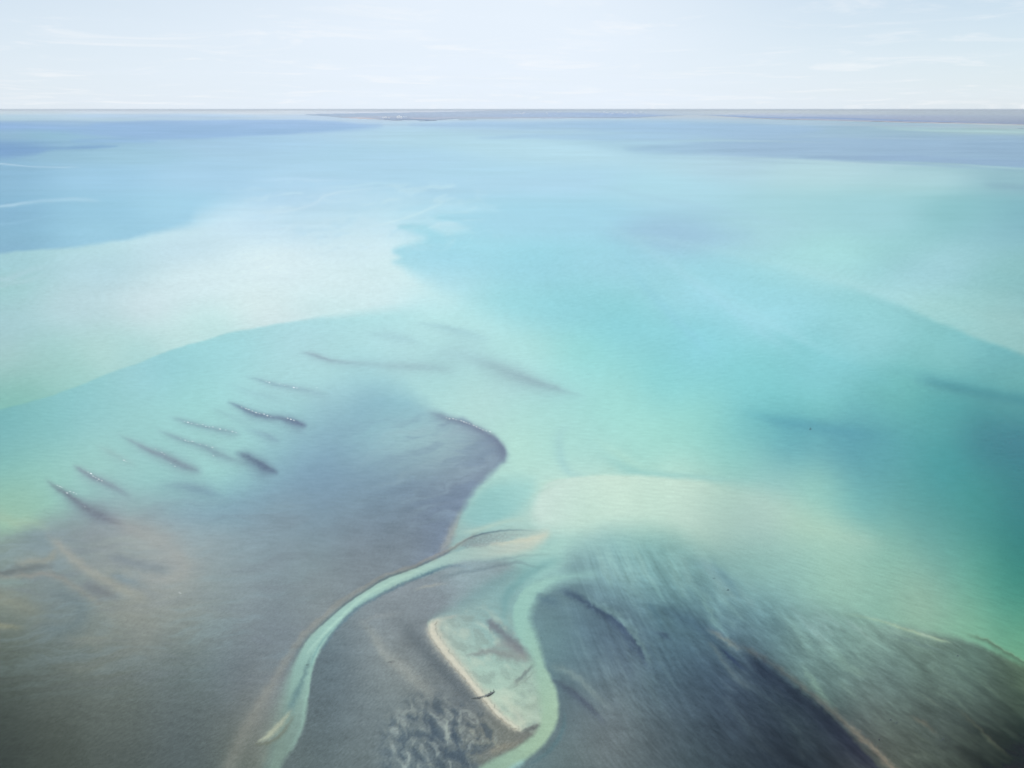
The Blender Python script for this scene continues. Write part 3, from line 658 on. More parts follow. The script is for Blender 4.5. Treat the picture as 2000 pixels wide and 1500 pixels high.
for k, (pts, col) in enumerate(SHOALS):
    halo = [(p[0], p[1], p[2] * 2.4 + 1, p[3] * 2.4 + 1, p[4] * .36) for p in pts]
    W.lay(stroke(halo, wob=(2.0,22,140+k)), col)
    e0, e1 = pts[-2], pts[-1]
    dx_, dy_ = e1[0] - pts[-3][0], e1[1] - pts[-3][1]
    trail = [(p[0] + .12 * dx_, p[1] + .12 * dy_ + 3, p[2] * 4 + 3, p[3] * 4 + 4, p[4] * .16) for p in pts] + [(e1[0] + .7 * dx_, e1[1] + .7 * dy_, 8, 8, 0)]
    W.lay(stroke(trail, wob=(3,30,240+k)), (134, 160, 176))
    W.lay(.5 * (1 + .35 * gnoise(X / 5.0, Y / 7.0, 900 + k)) * stroke([(p[0], p[1], p[2] * 1.15, p[3] * 1.15, p[4]) for p in pts], wob=(1.6,12,120+k)), col)

# tan and brown drifts over the left bank
for k, (pts, col) in enumerate([
  ([(90,1040,4,4,0),(110,1060,7,7,.5),(130,1080,8,8,.6),(160,1105,9,9,.55),(190,1125,9,9,.5),(220,1140,10,9,.5),(250,1155,10,9,.5),(290,1175,9,9,0)], (172,171,156)),
  ([(20,1105,5,5,0),(50,1097,7,6,.5),(90,1095,7,6,.5),(105,1080,6,6,.4),(110,1065,4,4,0)], (160,158,138)),
  ([(-40,1118,4,5,.8),(10,1118,4,5,.7),(40,1112,5,7,.6),(80,1106,6,6,.5),(110,1102,6,6,0)], (98,104,100)),
  ([(-40,1128,3,3,.4),(40,1126,4,4,.5),(90,1120,5,5,.5),(120,1130,6,6,.45),(160,1155,6,6,.45),(190,1175,7,7,.3),(220,1190,6,6,0)], (154,150,136)),
  ([(-40,1135,5,5,.6),(0,1136,5,6,.6),(40,1136,5,5,.4),(70,1134,4,4,0)], (132,160,152)),
  ([(150,1135,6,6,0),(180,1148,9,8,.6),(210,1160,9,8,.6),(240,1168,7,6,0)], (118,124,128)),
  ([(200,1005,8,8,0),(250,1030,18,14,.4),(300,1050,26,20,.45),(340,1080,24,20,.45),(360,1110,18,16,.45),(330,1130,12,10,.4),(280,1130,10,8,.3),(230,1118,6,5,0)], (164,165,161)),
  ([(200,1080,6,6,0),(235,1090,9,9,.55),(270,1103,9,9,.6),(310,1112,7,8,.5),(340,1118,6,6,0)], (124,138,146)),
  ([(210,1115,4,4,0),(235,1128,7,8,.55),(265,1138,6,8,.45),(300,1146,5,5,0)], (122,144,154)),
  ([(-40,1165,20,16,.5),(20,1175,18,16,.45),(60,1190,16,16,.35),(90,1210,14,14,0)], (148,150,128)),
  ([(-40,1222,5,5,.6),(15,1222,5,6,.5),(50,1228,5,6,0)], (160,160,130)),
  ([(80,1150,10,10,0),(130,1165,14,14,.4),(160,1185,14,14,.4),(150,1215,14,14,.4),(110,1230,14,14,.3),(70,1220,12,12,0)], (108,126,130)),
  ([(120,1250,8,8,0),(160,1250,8,8,.4),(200,1246,7,8,.35),(240,1235,7,7,0)], (146,150,136)),
  ([(200,1200,16,16,0),(250,1200,24,22,.35),(290,1220,24,24,.35),(270,1260,22,22,.25),(220,1290,20,20,0)], (150,154,144)),
  ([(0,1010,10,10,.3),(30,1020,9,9,.4),(70,1020,8,8,.3),(100,1040,5,5,0)], (176,196,166)),
  ([(20,1060,14,14,0),(60,1050,14,14,.4),(90,1060,10,10,.4),(100,1080,8,8,0)], (118,140,142)),
  ([(90,1300,10,10,0),(150,1305,10,10,.3),(200,1300,9,9,.2),(240,1290,8,8,0)], (130,136,124)),
 ]):
    wide = [(p[0], p[1], p[2] * 1.9, p[3] * 1.9, p[4] * .55) for p in pts]
    W.lay(stroke(wide, wob=(7,26,180+k)), col)
    W.lay(.6 * stroke(pts, wob=(4,18,160+k)), col)
# small bright drifts in the middle weed, billows near the bottom
for k, (pts, col) in enumerate([
  ([(700,1205,8,8,0),(728,1240,14,10,.5),(752,1280,16,10,.65),(785,1304,18,14,.7),(812,1330,18,16,.65),(838,1352,16,14,.45),(862,1372,8,8,0)], (158,165,160)),
  ([(690,1225,5,5,0),(730,1205,6,6,.4),(770,1200,6,6,.25),(790,1195,5,5,0)], (150,158,158)),
  ([(750,1300,1.2,1.2,.2),(762,1293,1.2,1.2,.9),(770,1291,1,1,.2)], (92,98,100)),
  ([(770,1200,16,14,0),(800,1235,18,18,.5),(830,1270,18,16,.6),(858,1305,18,10,.65),(890,1340,16,8,.6),(922,1374,12,7,.5),(945,1395,7,7,0)], (100,112,118)),
  ([(780,1400,5,9,0),(788,1408,5,9,.7),(794,1418,4,6,0)], (160,172,168)),
  ([(868,1392,5,5,0),(872,1412,5,5,.75),(874,1436,5,5,.75),(884,1452,4,4,.3),(890,1460,3,3,0)], (166,178,170)),
  ([(896,1405,4,4,0),(898,1420,4,5,.6),(905,1432,4,4,0)], (158,170,164)),
  ([(918,1415,3,3,0),(922,1428,4,4,.8),(928,1440,3,3,.2),(905,1445,4,4,.5),(898,1452,4,4,.6),(910,1448,3,3,0)], (170,178,168)),
  ([(925,1448,3,3,0),(932,1452,4,4,.5),(940,1466,3,3,0)], (156,166,158)),
  ([(790,1478,4,4,0),(798,1470,5,5,.7),(794,1492,5,5,.6),(788,1510,5,5,.5)], (150,164,162)),
  ([(955,1460,3,3,0),(962,1450,4,4,.6),(975,1462,4,4,.6),(960,1470,4,4,0)], (162,168,154)),
  ([(830,1495,4,4,0),(840,1492,4,4,.6),(850,1500,4,4,0)], (156,168,160)),
  ([(930,1478,6,6,0),(960,1466,8,7,.7),(1000,1455,8,7,.5),(1030,1440,5,5,0)], (146,146,134)),
  ([(820,1380,5,5,0),(840,1400,8,8,.5),(850,1430,8,10,.6),(840,1450,8,8,.5),(870,1470,8,8,.6),(900,1480,8,8,.6),(930,1500,8,8,.5)], (76,92,106)),
  ([(880,1420,4,4,0),(888,1435,5,5,.7),(900,1470,5,5,.5),(920,1455,5,5,.5),(930,1460,4,4,0)], (80,96,110)),
 ]):
    W.lay(stroke(pts, wob=(4,9,200+k)), col)
bx_, by_ = along((850,1390),(866,1470),19,10.5)
wq = fbm(bx_ * .7, by_ * .7, 431, 2)
bil = fbm(bx_ + .5 * wq, by_ + .5 * wq, 430, 4)
bil_relief = fbm(bx_ + .5 * wq + .22, by_ + .5 * wq + .38, 430, 4)  # offset copy: one-sided relief shading of the billows put into the colour
zone = area([(770,1390,26),(830,1362,26),(900,1372,22),(950,1408,16),(975,1445,14),(940,1480,18),(930,1540,20),(770,1540,26),(750,1440,26)], wob=(6,30,432))
W.lay(.6 * zone * sm(.0, .5, -bil), (80, 96, 108))
W.lay(.52 * zone * sm(.08, .55, bil) * sm(-.3, .12, bil - bil_relief), (164, 176, 171))
# weed wrack lying across the spit, specks
W.lay(stroke([(922,1363,1,1,0),(932,1363,1.2,1.6,.8),(945,1361,1.6,2,.95),(955,1357,3,3,.95),(962,1352,2,2,.8),(966,1349,1,1,0)], wob=(1.2,4,230)), (84,94,98))
for (u, v) in [(1583,836),(1740,1405),(1750,1411),(1395,1128),(1422,1151),(1871,1279),(1838,1445),(600,1297)]:
    W.lay(stroke([(u-1.5,v,1,1,.6),(u+1.5,v+.5,1,1,.6)]), (70,84,92))
for (u, v) in [(350,1157),(352,1158)]:
    W.lay(stroke([(u-1,v,1,1,.8),(u+1,v,1,1,.8)]), (210,216,214))

# veils of sand combed over the right-hand weed, steep near the S and flatter further out
th = np.radians(np.interp(us, [1100, 1250, 1400, 1600, 1800, 2000], [72, 62, 50, 41, 35, 31]))
Fu = np.concatenate([[0], np.cumsum(.5 * (np.tan(th[1:]) + np.tan(th[:-1])) * np.diff(us))])
psi = V - (Fu - np.interp(1400, us, Fu))[None, :]
lng = .8 * U + .6 * V
wv = fbm(U / 120, V / 120, 460, 3)
veil = fbm(psi / 38 + .30 * wv, lng / 210 + .4 * wv, 461, 4)
comb = fbm(psi / 11 + .3 * wv, lng / 60, 462, 3)
zr = W.weed * sm(1060, 1160, U) * sm(1030, 1090, V)
deep = sm(1330, 1480, V - .45 * (U - 1300)) * sm(1800, 1650, U)
amt = zr * (1 - .75 * deep) * (1 - .35 * sm(1450, 1300, U))
lift = np.stack([np.clip(W.c[..., 0] * 1.20 + 14, 0, 176), np.clip(W.c[..., 1] * 1.20 + 15, 0, 212), np.clip(W.c[..., 2] * 1.16 + 13, 0, 202)], -1)
W.lay(.36 * amt * sm(.0, .7, veil), lift)
W.lay(.30 * amt * sm(.0, .7, -veil), W.c * .74)
W.scale(1 + .04 * zr * comb * (1 - .4 * deep))
# milky wisps trailing off the pale bank
mw = fbm(U / 95 + .8 * fbm(U / 70, V / 26, 470, 3), (V + .16 * U) / 13 + .8 * fbm(U / 60, V / 20, 471, 3), 472, 4)
zw = sm(400, 560, U) * sm(1010, 900, U) * sm(345, 365, V) * sm(520, 450, V)
W.lay(.42 * zw * sm(.05, .7, mw), (206, 234, 245))
W.lay(.25 * zw * sm(.05, .7, -mw), (172, 216, 236))
# colours read by eye at image pixels: last corrections to the colour map
W.c = W.c + field(TRIM, 2.2, 40)

# ---- fine grain: ripples, weed blades ------------------------------------------------
lum = W.c.mean(axis=2)
grass = W.weed * sm(780, 1050, V) * sm(200, 150, lum)
fade = sm(330, 560, V)
# surface wave ripples painted as light and dark bed tone, nearly level
rip = fbm(*along((900,800),(1000,806),26,7.5),300,3)
ripR = fbm(*along((1600,1200),(1700,1236),22,5.0),310,3)
big = fbm(X/220, Y/260, 320, 4)
mR = sm(1250,1500,U)*sm(950,1150,V)
farst = fbm(U/170, V/2.6, 321, 4) * sm(380, 290, V) + .7 * fbm(U/240, V/9, 322, 4) * sm(520, 400, V)
f = 1 + 0.022*farst + fade*(0.028*rip*(1-mR) + 0.042*ripR*mR) + 0.012*big*fade
# weed blades: short streaks
wl_ = fbm(*along((300,1300),(420,1250),7,2.6),330,4)
wm_ = fbm(*along((650,1380),(690,1350),6,2.2),340,4)
wr_ = fbm(*along((1700,1350),(1800,1420),16,3.0),350,4)
wr2 = fbm(*along((1250,1300),(1320,1350),14,3.5),355,4)
patch = fbm(X/40, Y/34, 360, 5)
drift = fbm(*along((1600,1250),(1700,1330),120,20),370,4)
drift2 = fbm(*along((1250,1150),(1310,1230),80,18),375,4)
bankL = sm(660,480,U + (V-1250)*0.5)
mid = (1-bankL)*sm(1120,980,U)
rgt = sm(1060,1250,U)
near = sm(1000,1400,V)
f = f * (1 + grass*((0.05-.03*bankL)*patch + bankL*(0.022+0.05*near)*wl_ + mid*(.045+.03*near)*wm_ + rgt*((.03+.05*near)*wr_ + .022*wr2 + .045*drift*sm(1400,1650,U) + .035*drift2*sm(1700,1400,U))))
grain = fbm(X/2.1, Y/2.1, 380, 2)
f = f * (1 + .018*fade*grain + .035*grass*near*grain)
W.scale(f)
CH = np.clip(W.c, 8, 250)
MODE = 'final'
CAL_V = np.array([216, 219, 222, 226, 231, 237, 245, 255, 270, 300, 350, 420, 520, 650, 800, 1000, 1200, 1400, 1495], float)
CAL_G = np.array([[0.8871, 0.9151, 0.9523], [0.9145, 0.9434, 0.9818], [0.9145, 0.9434, 0.9818], [0.9648, 0.9767, 1.0215], [1.0409, 1.0799, 1.1408], [1.08, 1.1211, 1.1869], [1.1885, 1.2091, 1.2445], [1.2165, 1.2356, 1.2864], [1.2217, 1.2544, 1.2983], [1.2321, 1.2679, 1.3199], [1.2672, 1.3074, 1.3447], [1.273, 1.3126, 1.357], [1.2816, 1.3145, 1.3575], [1.2786, 1.3173, 1.3537], [1.2731, 1.3127, 1.3487], [1.3442, 1.3862, 1.4219], [1.3505, 1.3891, 1.4378], [1.3612, 1.4069, 1.452], [1.357, 1.392, 1.4413]])
CAL_A = np.array([[0.19, 0.2186, 0.2496], [0.1845, 0.2122, 0.2423], [0.1845, 0.2122, 0.2423], [0.1746, 0.2016, 0.227], [0.147, 0.1683, 0.1912], [0.1413, 0.159, 0.1779], [0.1288, 0.147, 0.1651], [0.1221, 0.1384, 0.1559], [0.117, 0.1329, 0.15], [0.1144, 0.1301, 0.147], [0.1095, 0.1221, 0.1384], [0.1046, 0.1195, 0.1329], [0.0999, 0.1144, 0.1301], [0.0953, 0.1095, 0.1248], [0.0865, 0.1022, 0.117], [0.0482, 0.0561, 0.0648], [0.0284, 0.0343, 0.0395], [0.0194, 0.0232, 0.0273], [0.0176, 0.0212, 0.0252]])
# ---- from colour map to sea: how deep, and what lies on the bottom ---------------------
def lin(c):
    c = np.asarray(c, float) / 255.0
    return np.where(c <= 0.04045, c / 12.92, ((c + 0.055) / 1.055) ** 2.4)


KW = np.array([0.30, 0.050, 0.040])          # absorption of this water per metre (red, green, blue)
SAND = np.array([0.62, 0.58, 0.50])


def calib(v):
    """what daylight, surface sheen and air do to a grey bottom, by image row (from test renders)"""
    g = np.stack([np.interp(v, CAL_V, CAL_G[:, k]) for k in range(3)], -1)
    a = np.stack([np.interp(v, CAL_V, CAL_A[:, k]) for k in range(3)], -1)
    return g, a


if MODE == 'final':
    G, A = calib(V)
    need = np.clip((lin(CH) - A) / G, 0.002, 4.0)      # bed seen through the water
    ratio = (need[..., 0] / need[..., 1]) / (SAND[0] / SAND[1])
    DEPTH = np.clip(-np.log(np.clip(ratio, 1e-3, 10)) / (2 * (KW[0] - KW[1])), 0.12, 9.0)
    BED = need / np.exp(-2 * KW[None, None, :] * DEPTH[..., None])
    BED = np.clip(BED, 0.004, 0.92)
else:
    DEPTH = np.full(U.shape, 0.0)
    BED = np.full(U.shape + (3,), 0.5 if MODE == 'white' else 0.0)


def grid_mesh(name, Z, cols=None, value=None, keep=None):
    nr, nc = Z.shape
    co = np.stack([X, Y, Z], -1).reshape(-1, 3).astype(np.float32)
    idx = np.arange(nr * nc).reshape(nr, nc)
    q = np.stack([idx[1:, :-1], idx[1:, 1:], idx[:-1, 1:], idx[:-1, :-1]], -1).reshape(-1, 4)
    if keep is not None:
        q = q[keep[1:, 1:].reshape(-1)]
        used = np.unique(q)
        remap = np.zeros(nr * nc, np.int64)
        remap[used] = np.arange(len(used))
        q, co = remap[q], co[used]
        if cols is not None:
            cols = cols.reshape(-1, 3)[used]
        if value is not None:
            value = value.reshape(-1)[used]
    me = bpy.data.meshes.new(name)
    me.vertices.add(len(co))
    me.vertices.foreach_set('co', co.ravel())
    me.loops.add(q.size)
    me.loops.foreach_set('vertex_index', q.ravel().astype(np.int32))
    me.polygons.add(len(q))
    me.polygons.foreach_set('loop_start', np.arange(0, q.size, 4, dtype=np.int32))
    me.polygons.foreach_set('loop_total', np.full(len(q), 4, np.int32))
    me.polygons.foreach_set('use_smooth', np.ones(len(q), bool))
    me.update(calc_edges=True)
    if cols is not None:
        at = me.attributes.new('bottom', 'FLOAT_COLOR', 'POINT')
        c4 = np.ones((len(co), 4), np.float32)
        c4[:, :3] = cols.reshape(-1, 3)
        at.data.foreach_set('color', c4.ravel())
    if value is not None:
        at = me.attributes.new('depth', 'FLOAT', 'POINT')
        at.data.foreach_set('value', value.reshape(-1).astype(np.float32))
    ob = bpy.data.objects.new(name, me)
    scene.collection.objects.link(ob)
    return ob


# bottom: sand, silt and weed
mat = bpy.data.materials.new("seabed")
mat.use_nodes = True
n = Nodes(mat.node_tree)
at = n.add('ShaderNodeAttribute', attribute_name='bottom')
tc = n.add('ShaderNodeNewGeometry')
gr = n.add('ShaderNodeTexNoise', {'Vector': tc.outputs['Position'], 'Scale': 0.55, 'Detail': 3.0, 'Roughness': 0.6})
gm = n.add('ShaderNodeMapRange', {0: gr.outputs[0], 1: 0.25, 2: 0.75, 3: 0.92, 4: 1.08})
grain = n.mix(1.0, at.outputs['Color'], gm.outputs[0], blend='MULTIPLY') if MODE == 'final' else at.outputs['Color']
bs = n.add('ShaderNodeBsdfDiffuse', {'Color': grain, 'Roughness': 0.3})
n.add('ShaderNodeOutputMaterial', {0: bs.outputs[0]})

bed = grid_mesh("seabed", -0.25 - DEPTH * 0.8, cols=BED)
bed.data.materials.append(mat)
bed["kind"] = "structure"

# water sheet: takes the light its column absorbs, mirrors the sky off small waves
mat = bpy.data.materials.new("water")
mat.use_nodes = True
n = Nodes(mat.node_tree)
at = n.add('ShaderNodeAttribute', attribute_name='depth')
tint = n.add('ShaderNodeCombineColor', {k: n.math('EXPONENT', n.math('MULTIPLY', at.outputs['Fac'], -float(KW[k]))) for k in range(3)})
tr = n.add('ShaderNodeBsdfTransparent', {'Color': tint.outputs[0]})
tc = n.add('ShaderNodeNewGeometry')
mp = n.add('ShaderNodeMapping', {'Vector': tc.outputs['Position'], 'Scale': (0.09, 0.22, 0.2), 'Rotation': (0, 0, 0.12)})
w1 = n.add('ShaderNodeTexNoise', {'Vector': mp.outputs[0], 'Scale': 1.0, 'Detail': 5.0, 'Roughness': 0.6})
bump = n.add('ShaderNodeBump', {'Height': w1.outputs[0], 'Strength': 1.0, 'Distance': 0.35})
gl = n.add('ShaderNodeBsdfGlossy', {'Color': (1, 1, 1, 1), 'Roughness': 0.18, 'Normal': bump.outputs[0]})
fr = n.add('ShaderNodeFresnel', {'IOR': 1.33})
fm = n.math('MINIMUM', fr.outputs[0], 0.14)
ms = n.add('ShaderNodeMixShader', {0: fm, 1: tr.outputs[0], 2: gl.outputs[0]})
n.add('ShaderNodeOutputMaterial', {0: ms.outputs[0]})
water_ob = grid_mesh("water", np.zeros(U.shape), value=DEPTH)
water_ob.data.materials.append(mat)
water_ob["kind"] = "structure"


# ---- air -----------------------------------------------------------------------
def box(name, lo, hi):
    me = bpy.data.meshes.new(name)
    v = [(x, y, z) for z in (lo[2], hi[2]) for x, y in ((lo[0], lo[1]), (hi[0], lo[1]), (hi[0], hi[1]), (lo[0], hi[1]))]
    f = [(3, 2, 1, 0), (4, 5, 6, 7), (0, 1, 5, 4), (1, 2, 6, 5), (2, 3, 7, 6), (3, 0, 4, 7)]
    me.from_pydata(v, [], f)
    ob = bpy.data.objects.new(name, me)
    scene.collection.objects.link(ob)
    return ob


haze = box("haze", (-2100000, -3000, -20), (2100000, 800000, 625))
mat = bpy.data.materials.new("haze")
mat.use_nodes = True
n = Nodes(mat.node_tree)
pv = n.add('ShaderNodeVolumePrincipled', {'Color': (0.86, 0.93, 1.0, 1), 'Density': HAZE, 'Anisotropy': 0.2})
mo = n.add('ShaderNodeOutputMaterial', {1: pv.outputs[0]})
haze.data.materials.append(mat)
haze["kind"] = "stuff"

# ---- the far shore ---------------------------------------------------------------
m_land = area([(596,224.2,.3),(640,227.5,.4),(680,231,.4),(735,233.5,.4),(775,235.6,.4),(800,234.5,.4),(835,236,.4),(862,234.6,.4),(900,232.2,.4),(1000,231.2,.4),(1100,231.2,.4),(1225,230.6,.4),(1275,228.4,.4),
    (1340,225.6,.4),(1385,226.4,.4),(1500,232.6,.4),(1625,235.6,.4),(1750,238.8,.4),(1875,240.8,.4),(2000,243.6,.4),(2200,249,.4),(2600,258,.4),(2600,205,.4),(1800,205,.4),(1100,205,.4),(1030,213.8,.4),(985,216,.4),(860,219.2,.4),(700,221.6,.3)], n=4)
L = ColourMap(field([
    (620,224,176,194,216),(680,225,176,194,216),(760,224,178,195,217),(860,223,180,197,219),(960,221,182,198,218),(700,229,184,196,216),(800,229,178,192,214),(900,228,180,196,218),
    (1000,225,178,196,221),(1105,226,176,196,222),(1150,217,190,206,222),(1200,224,172,192,220),(1300,220,190,205,220),(1400,219,196,208,218),(1500,217,200,210,217),(1500,227,182,197,220),
    (1650,220,193,204,213),(1650,230,176,190,214),(1800,220,184,196,207),(1800,232,174,187,209),(1950,222,180,192,204),(1950,230,174,187,205),(2000,238,166,180,202),(2100,225,176,188,200)], 2.2, 20))
for pts, col, al in [
    ([(640,229,1,1,0),(665,230.6,1,1,.8),(700,231.2,1.4,1.4,.95),(728,232.6,1.2,1,.8),(745,233.4,1,1,0)], (226,216,220), 1),
    ([(695,229,.8,.8,0),(740,228.4,.8,.8,.5),(780,228,.8,.8,.2)], (206,206,218), 1),
    ([(740,231.6,1.4,1.6,0),(765,233,1.6,1.6,.8),(800,233.4,1.5,1.6,.8),(840,235.4,1.2,1.2,.9),(858,234.6,1,1,.3)], (158,178,206), 1),
    ([(795,231,.9,.9,0),(815,231.4,1,1,.7),(840,231.6,.9,.9,.5),(870,230,.9,.9,.4),(980,229.6,.9,.9,.4),(1100,230,.9,.9,.4),(1220,229.4,.9,.9,0)], (208,206,216), 1),
    ([(1030,222,1.5,1.5,0),(1120,221.5,2,2,.5),(1230,225,2,2,.6),(1290,226.4,1.2,1,.6),(1330,225,.8,.8,0)], (166,188,220), 1),
    ([(1370,225.2,.8,.8,0),(1430,226.4,1,1,.8),(1500,230,1.4,1.2,.8),(1625,231,1.6,1.4,.8),(1750,235.6,1.6,1.2,.9),(1850,238.4,1.2,1,.8),(1960,241.4,1,1,.5),(2100,245,1,1,.5)], (152,176,214), 1),
    ([(1380,221.6,.6,.6,0),(1450,222,.7,.7,.6),(1550,225,.7,.7,.5),(1620,226,.6,.6,0)], (210,212,220), 1),
    ([(1380,228.8,.6,.6,0),(1480,232,.7,.7,.7),(1600,234.6,.8,.8,.5),(1720,237.6,.8,.8,.7),(1870,240.2,.8,.8,.8),(2000,243,.8,.8,.6)], (212,206,216), 1),
    ]:
    L.lay(al * stroke(pts, wob=(.5,40,5)), col)
spots = fbm(U / 9, V / .9, 500, 4)
L.scale(1 + .035 * spots)
GL, AL = G * 1.20, A * 0.62
LAND = np.clip((lin(L.c) - AL) / GL, 0.02, 0.9)
hgt = 2.0 + 14 * sm(.5, 1, m_land) * (0.6 + .5 * fbm(X / 2500, Y / 5000, 510, 4)) + 95 * sm(215.9, 214.7, V) * sm(1010, 1070, U) * sm(1230, 1160, U)
land = grid_mesh("land", hgt, cols=LAND, keep=m_land > .5)
land["kind"] = "structure"
lm = bpy.data.materials.new("far_shore")
lm.use_nodes = True
n = Nodes(lm.node_tree)
at = n.add('ShaderNodeAttribute', attribute_name='bottom')
tc = n.add('ShaderNodeNewGeometry')
gr = n.add('ShaderNodeTexNoise', {'Vector': tc.outputs['Position'], 'Scale': 0.004, 'Detail': 5.0, 'Roughness': 0.6})
gm = n.add('ShaderNodeMapRange', {0: gr.outputs[0], 1: 0.25, 2: 0.75, 3: 0.85, 4: 1.15})
bs = n.add('ShaderNodeBsdfDiffuse', {'Color': n.mix(1.0, at.outputs['Color'], gm.outputs[0], blend='MULTIPLY')})
n.add('ShaderNodeOutputMaterial', {0: bs.outputs[0]})
land.data.materials.append(lm)

# the sand spit just clears the water
SPIT = np.clip((lin(CH) - A * .3) / (G * 1.06), .02, .92)
bank = grid_mesh("sandbank", 0.14 + .45 * sm(.62, .95, m_spit) + .05 * fbm(X / 3, Y / 3, 520, 3), cols=SPIT, keep=m_spit > .62)
bank.data.materials.append(bpy.data.materials["seabed"])
bank["kind"] = "structure"


# ---- small things ------------------------------------------------------------------
import random
import bmesh
rng = random.Random(7)


def plain(name, colour, rough=.8, vary=.15, scale=.5):
    m = bpy.data.materials.new(name)
    m.use_nodes = True
    n = Nodes(m.node_tree)
    tc = n.add('ShaderNodeNewGeometry')
    no = n.add('ShaderNodeTexNoise', {'Vector': tc.outputs['Position'], 'Scale': scale, 'Detail': 4.0})
    mr = n.add('ShaderNodeMapRange', {0: no.outputs[0], 1: .3, 2: .7, 3: 1 - vary, 4: 1 + vary})
    c = n.mix(1.0, (*colour, 1), mr.outputs[0], blend='MULTIPLY')
    b = n.add('ShaderNodeBsdfPrincipled', {'Base Color': c, 'Roughness': rough})
    n.add('ShaderNodeOutputMaterial', {0: b.outputs[0]})
    return m


M_FOAM = plain("foam", (.86, .88, .88), .9, .05, .4)
M_WRACK = plain("wet_weed", (.115, .13, .13), .8, .35, .5)
M_ROCK = plain("dark_rock", (.07, .08, .085), .8, .3, .5)
M_WHITE = plain("white_wall", (.85, .85, .84), .7, .04, .02)
M_BLUE = plain("pale_blue_wall", (.50, .58, .68), .7, .05, .02)
M_ROOF = plain("pale_roof", (.68, .68, .68), .7, .05, .02)


def link(name, bm, mats, label=None, cat=None, group=None, parent=None, smooth=False):
    me = bpy.data.meshes.new(name)
    bm.normal_update()
    bm.to_mesh(me)
    bm.free()
    if smooth:
        for p in me.polygons:
            p.use_smooth = True
    for m in mats if isinstance(mats, (list, tuple)) else [mats]:
        me.materials.append(m)
    o = bpy.data.objects.new(name, me)
    scene.collection.objects.link(o)
    if label:
        o["label"] = label
        o["category"] = cat
        if group:
            o["group"] = group
    if parent:
        o.parent = parent
    return o


def mound(bm, cx, cy, ax, ay, bx, by, h, z=0.03, k=11, jag=.35):
    """irregular low dome: half axes (ax, ay) and (bx, by) on the water"""
    rings = []
    for r, zz in ((1.0, 0.0), (.75, .6), (.35, .95)):
        ring = []
        for i in range(k):
            t = 2 * math.pi * i / k
            q = r * (1 + jag * rng.uniform(-1, 1))
            ring.append(bm.verts.new((cx + ax * q * math.cos(t) + bx * q * math.sin(t), cy + ay * q * math.cos(t) + by * q * math.sin(t), z + h * zz * rng.uniform(.8, 1.2))))
        rings.append(ring)
    top = bm.verts.new((cx, cy, z + h))
    for a, b in zip(rings[:-1], rings[1:]):
        for i in range(k):
            bm.faces.new((a[i], a[(i + 1) % k], b[(i + 1) % k], b[i]))
    for i in range(k):
        bm.faces.new((rings[-1][i], rings[-1][(i + 1) % k], top))


# foam where swell breaks on the shoals: one breaking wave to each shoal
WAVES = [
    ([(112,948,1.6,.9),(117,950,2.2,1.3),(121,952,1.4,1),(131,963,2.6,1.1),(137,960,1.6,.9),(144,962,2.4,1.2),(149,965,1.4,.8),(166,990,1.2,.7)], "broken white foam on the lowest, farthest left dark shoal"),
    ([(172,922,1.2,.8),(178,925,2.6,1.8),(182,930,2,1.1),(187,933,1.4,.9),(193,936,2.2,1),(199,939,1.8,.9),(190,939,1.2,.8)], "bright foam cluster at the upper end of the second shoal from the left"),
    ([(242,899,2.0,1.3),(246,901,1.1,.7)], "single white foam fleck on a very faint streak between two darker shoals"),
    ([(304,877,1.2,.7),(316,884,1.8,1),(321,888,1.3,.8),(342,911,1.5,1),(334,905,1.1,.7)], "sparse foam flecks on the long dark shoal below the single fleck"),
    ([(352,857,1.1,.7),(362,860,2,1.1),(368,862,1.4,.8),(376,862,2.2,1.2),(391,868,1.2,.7),(403,870,1.1,.7),(415,874,1.8,1),(417,890,1.6,1.1)], "thin string of foam on the pale shoal just left of the short purple one"),
    ([(360,823,1.1,.8),(367,825,2.6,1.5),(374,827,1.2,.8),(385,829,1.3,.8),(396,829,1.8,1),(402,833,2.2,1),(409,834,1.2,.7),(416,834,1.8,.9),(430,838,2.2,1.2),(441,840,1.3,.8),(454,843,2.2,1.2),(461,845,1.2,.7)], "long dotted foam line on the faint shoal left of the darkest one"),
    ([(472,795,1.2,.8),(480,798,2,1.1),(486,800,2.4,1.2),(493,803,1.6,.9),(500,806,2.6,1.2),(507,808,1.5,.9),(516,809,2.2,1.2),(522,812,2.4,1.2),(529,814,1.3,.8),(562,817,1.8,1),(568,819,2.4,1.3),(574,821,2,1)], "foam crest along the darkest shoal in the upper row"),
    ([(520,745,1.2,.7),(526,747,2.6,1.2),(546,750,1.1,.7),(556,753,1.2,.7),(574,757,3.2,1.4),(580,758,1.6,.9),(619,757,1.3,.9)], "two bright foam flecks on the topmost foaming shoal"),
    ([(872,816,1.2,.8),(878,818,2.2,1.3),(885,818,2.4,1.2),(891,820,1.4,.9),(901,822,2,1.2),(906,824,2.2,1.4),(911,826,1.8,1.1),(917,828,1.5,1),(925,831,2.4,1.4),(931,834,2,1.2),(937,837,1.6,1),(943,840,1.8,1.1),(950,842,1.4,.9),(957,843,2,1.1)], "foam line along the curved tip of the big dark bank"),
]
def thing(name, loc, label, cat, group=None):
    o = bpy.data.objects.new(name, None)
    scene.collection.objects.link(o)
    o.location = loc
    o["label"], o["category"] = label, cat
    if group:
        o["group"] = group
    return o


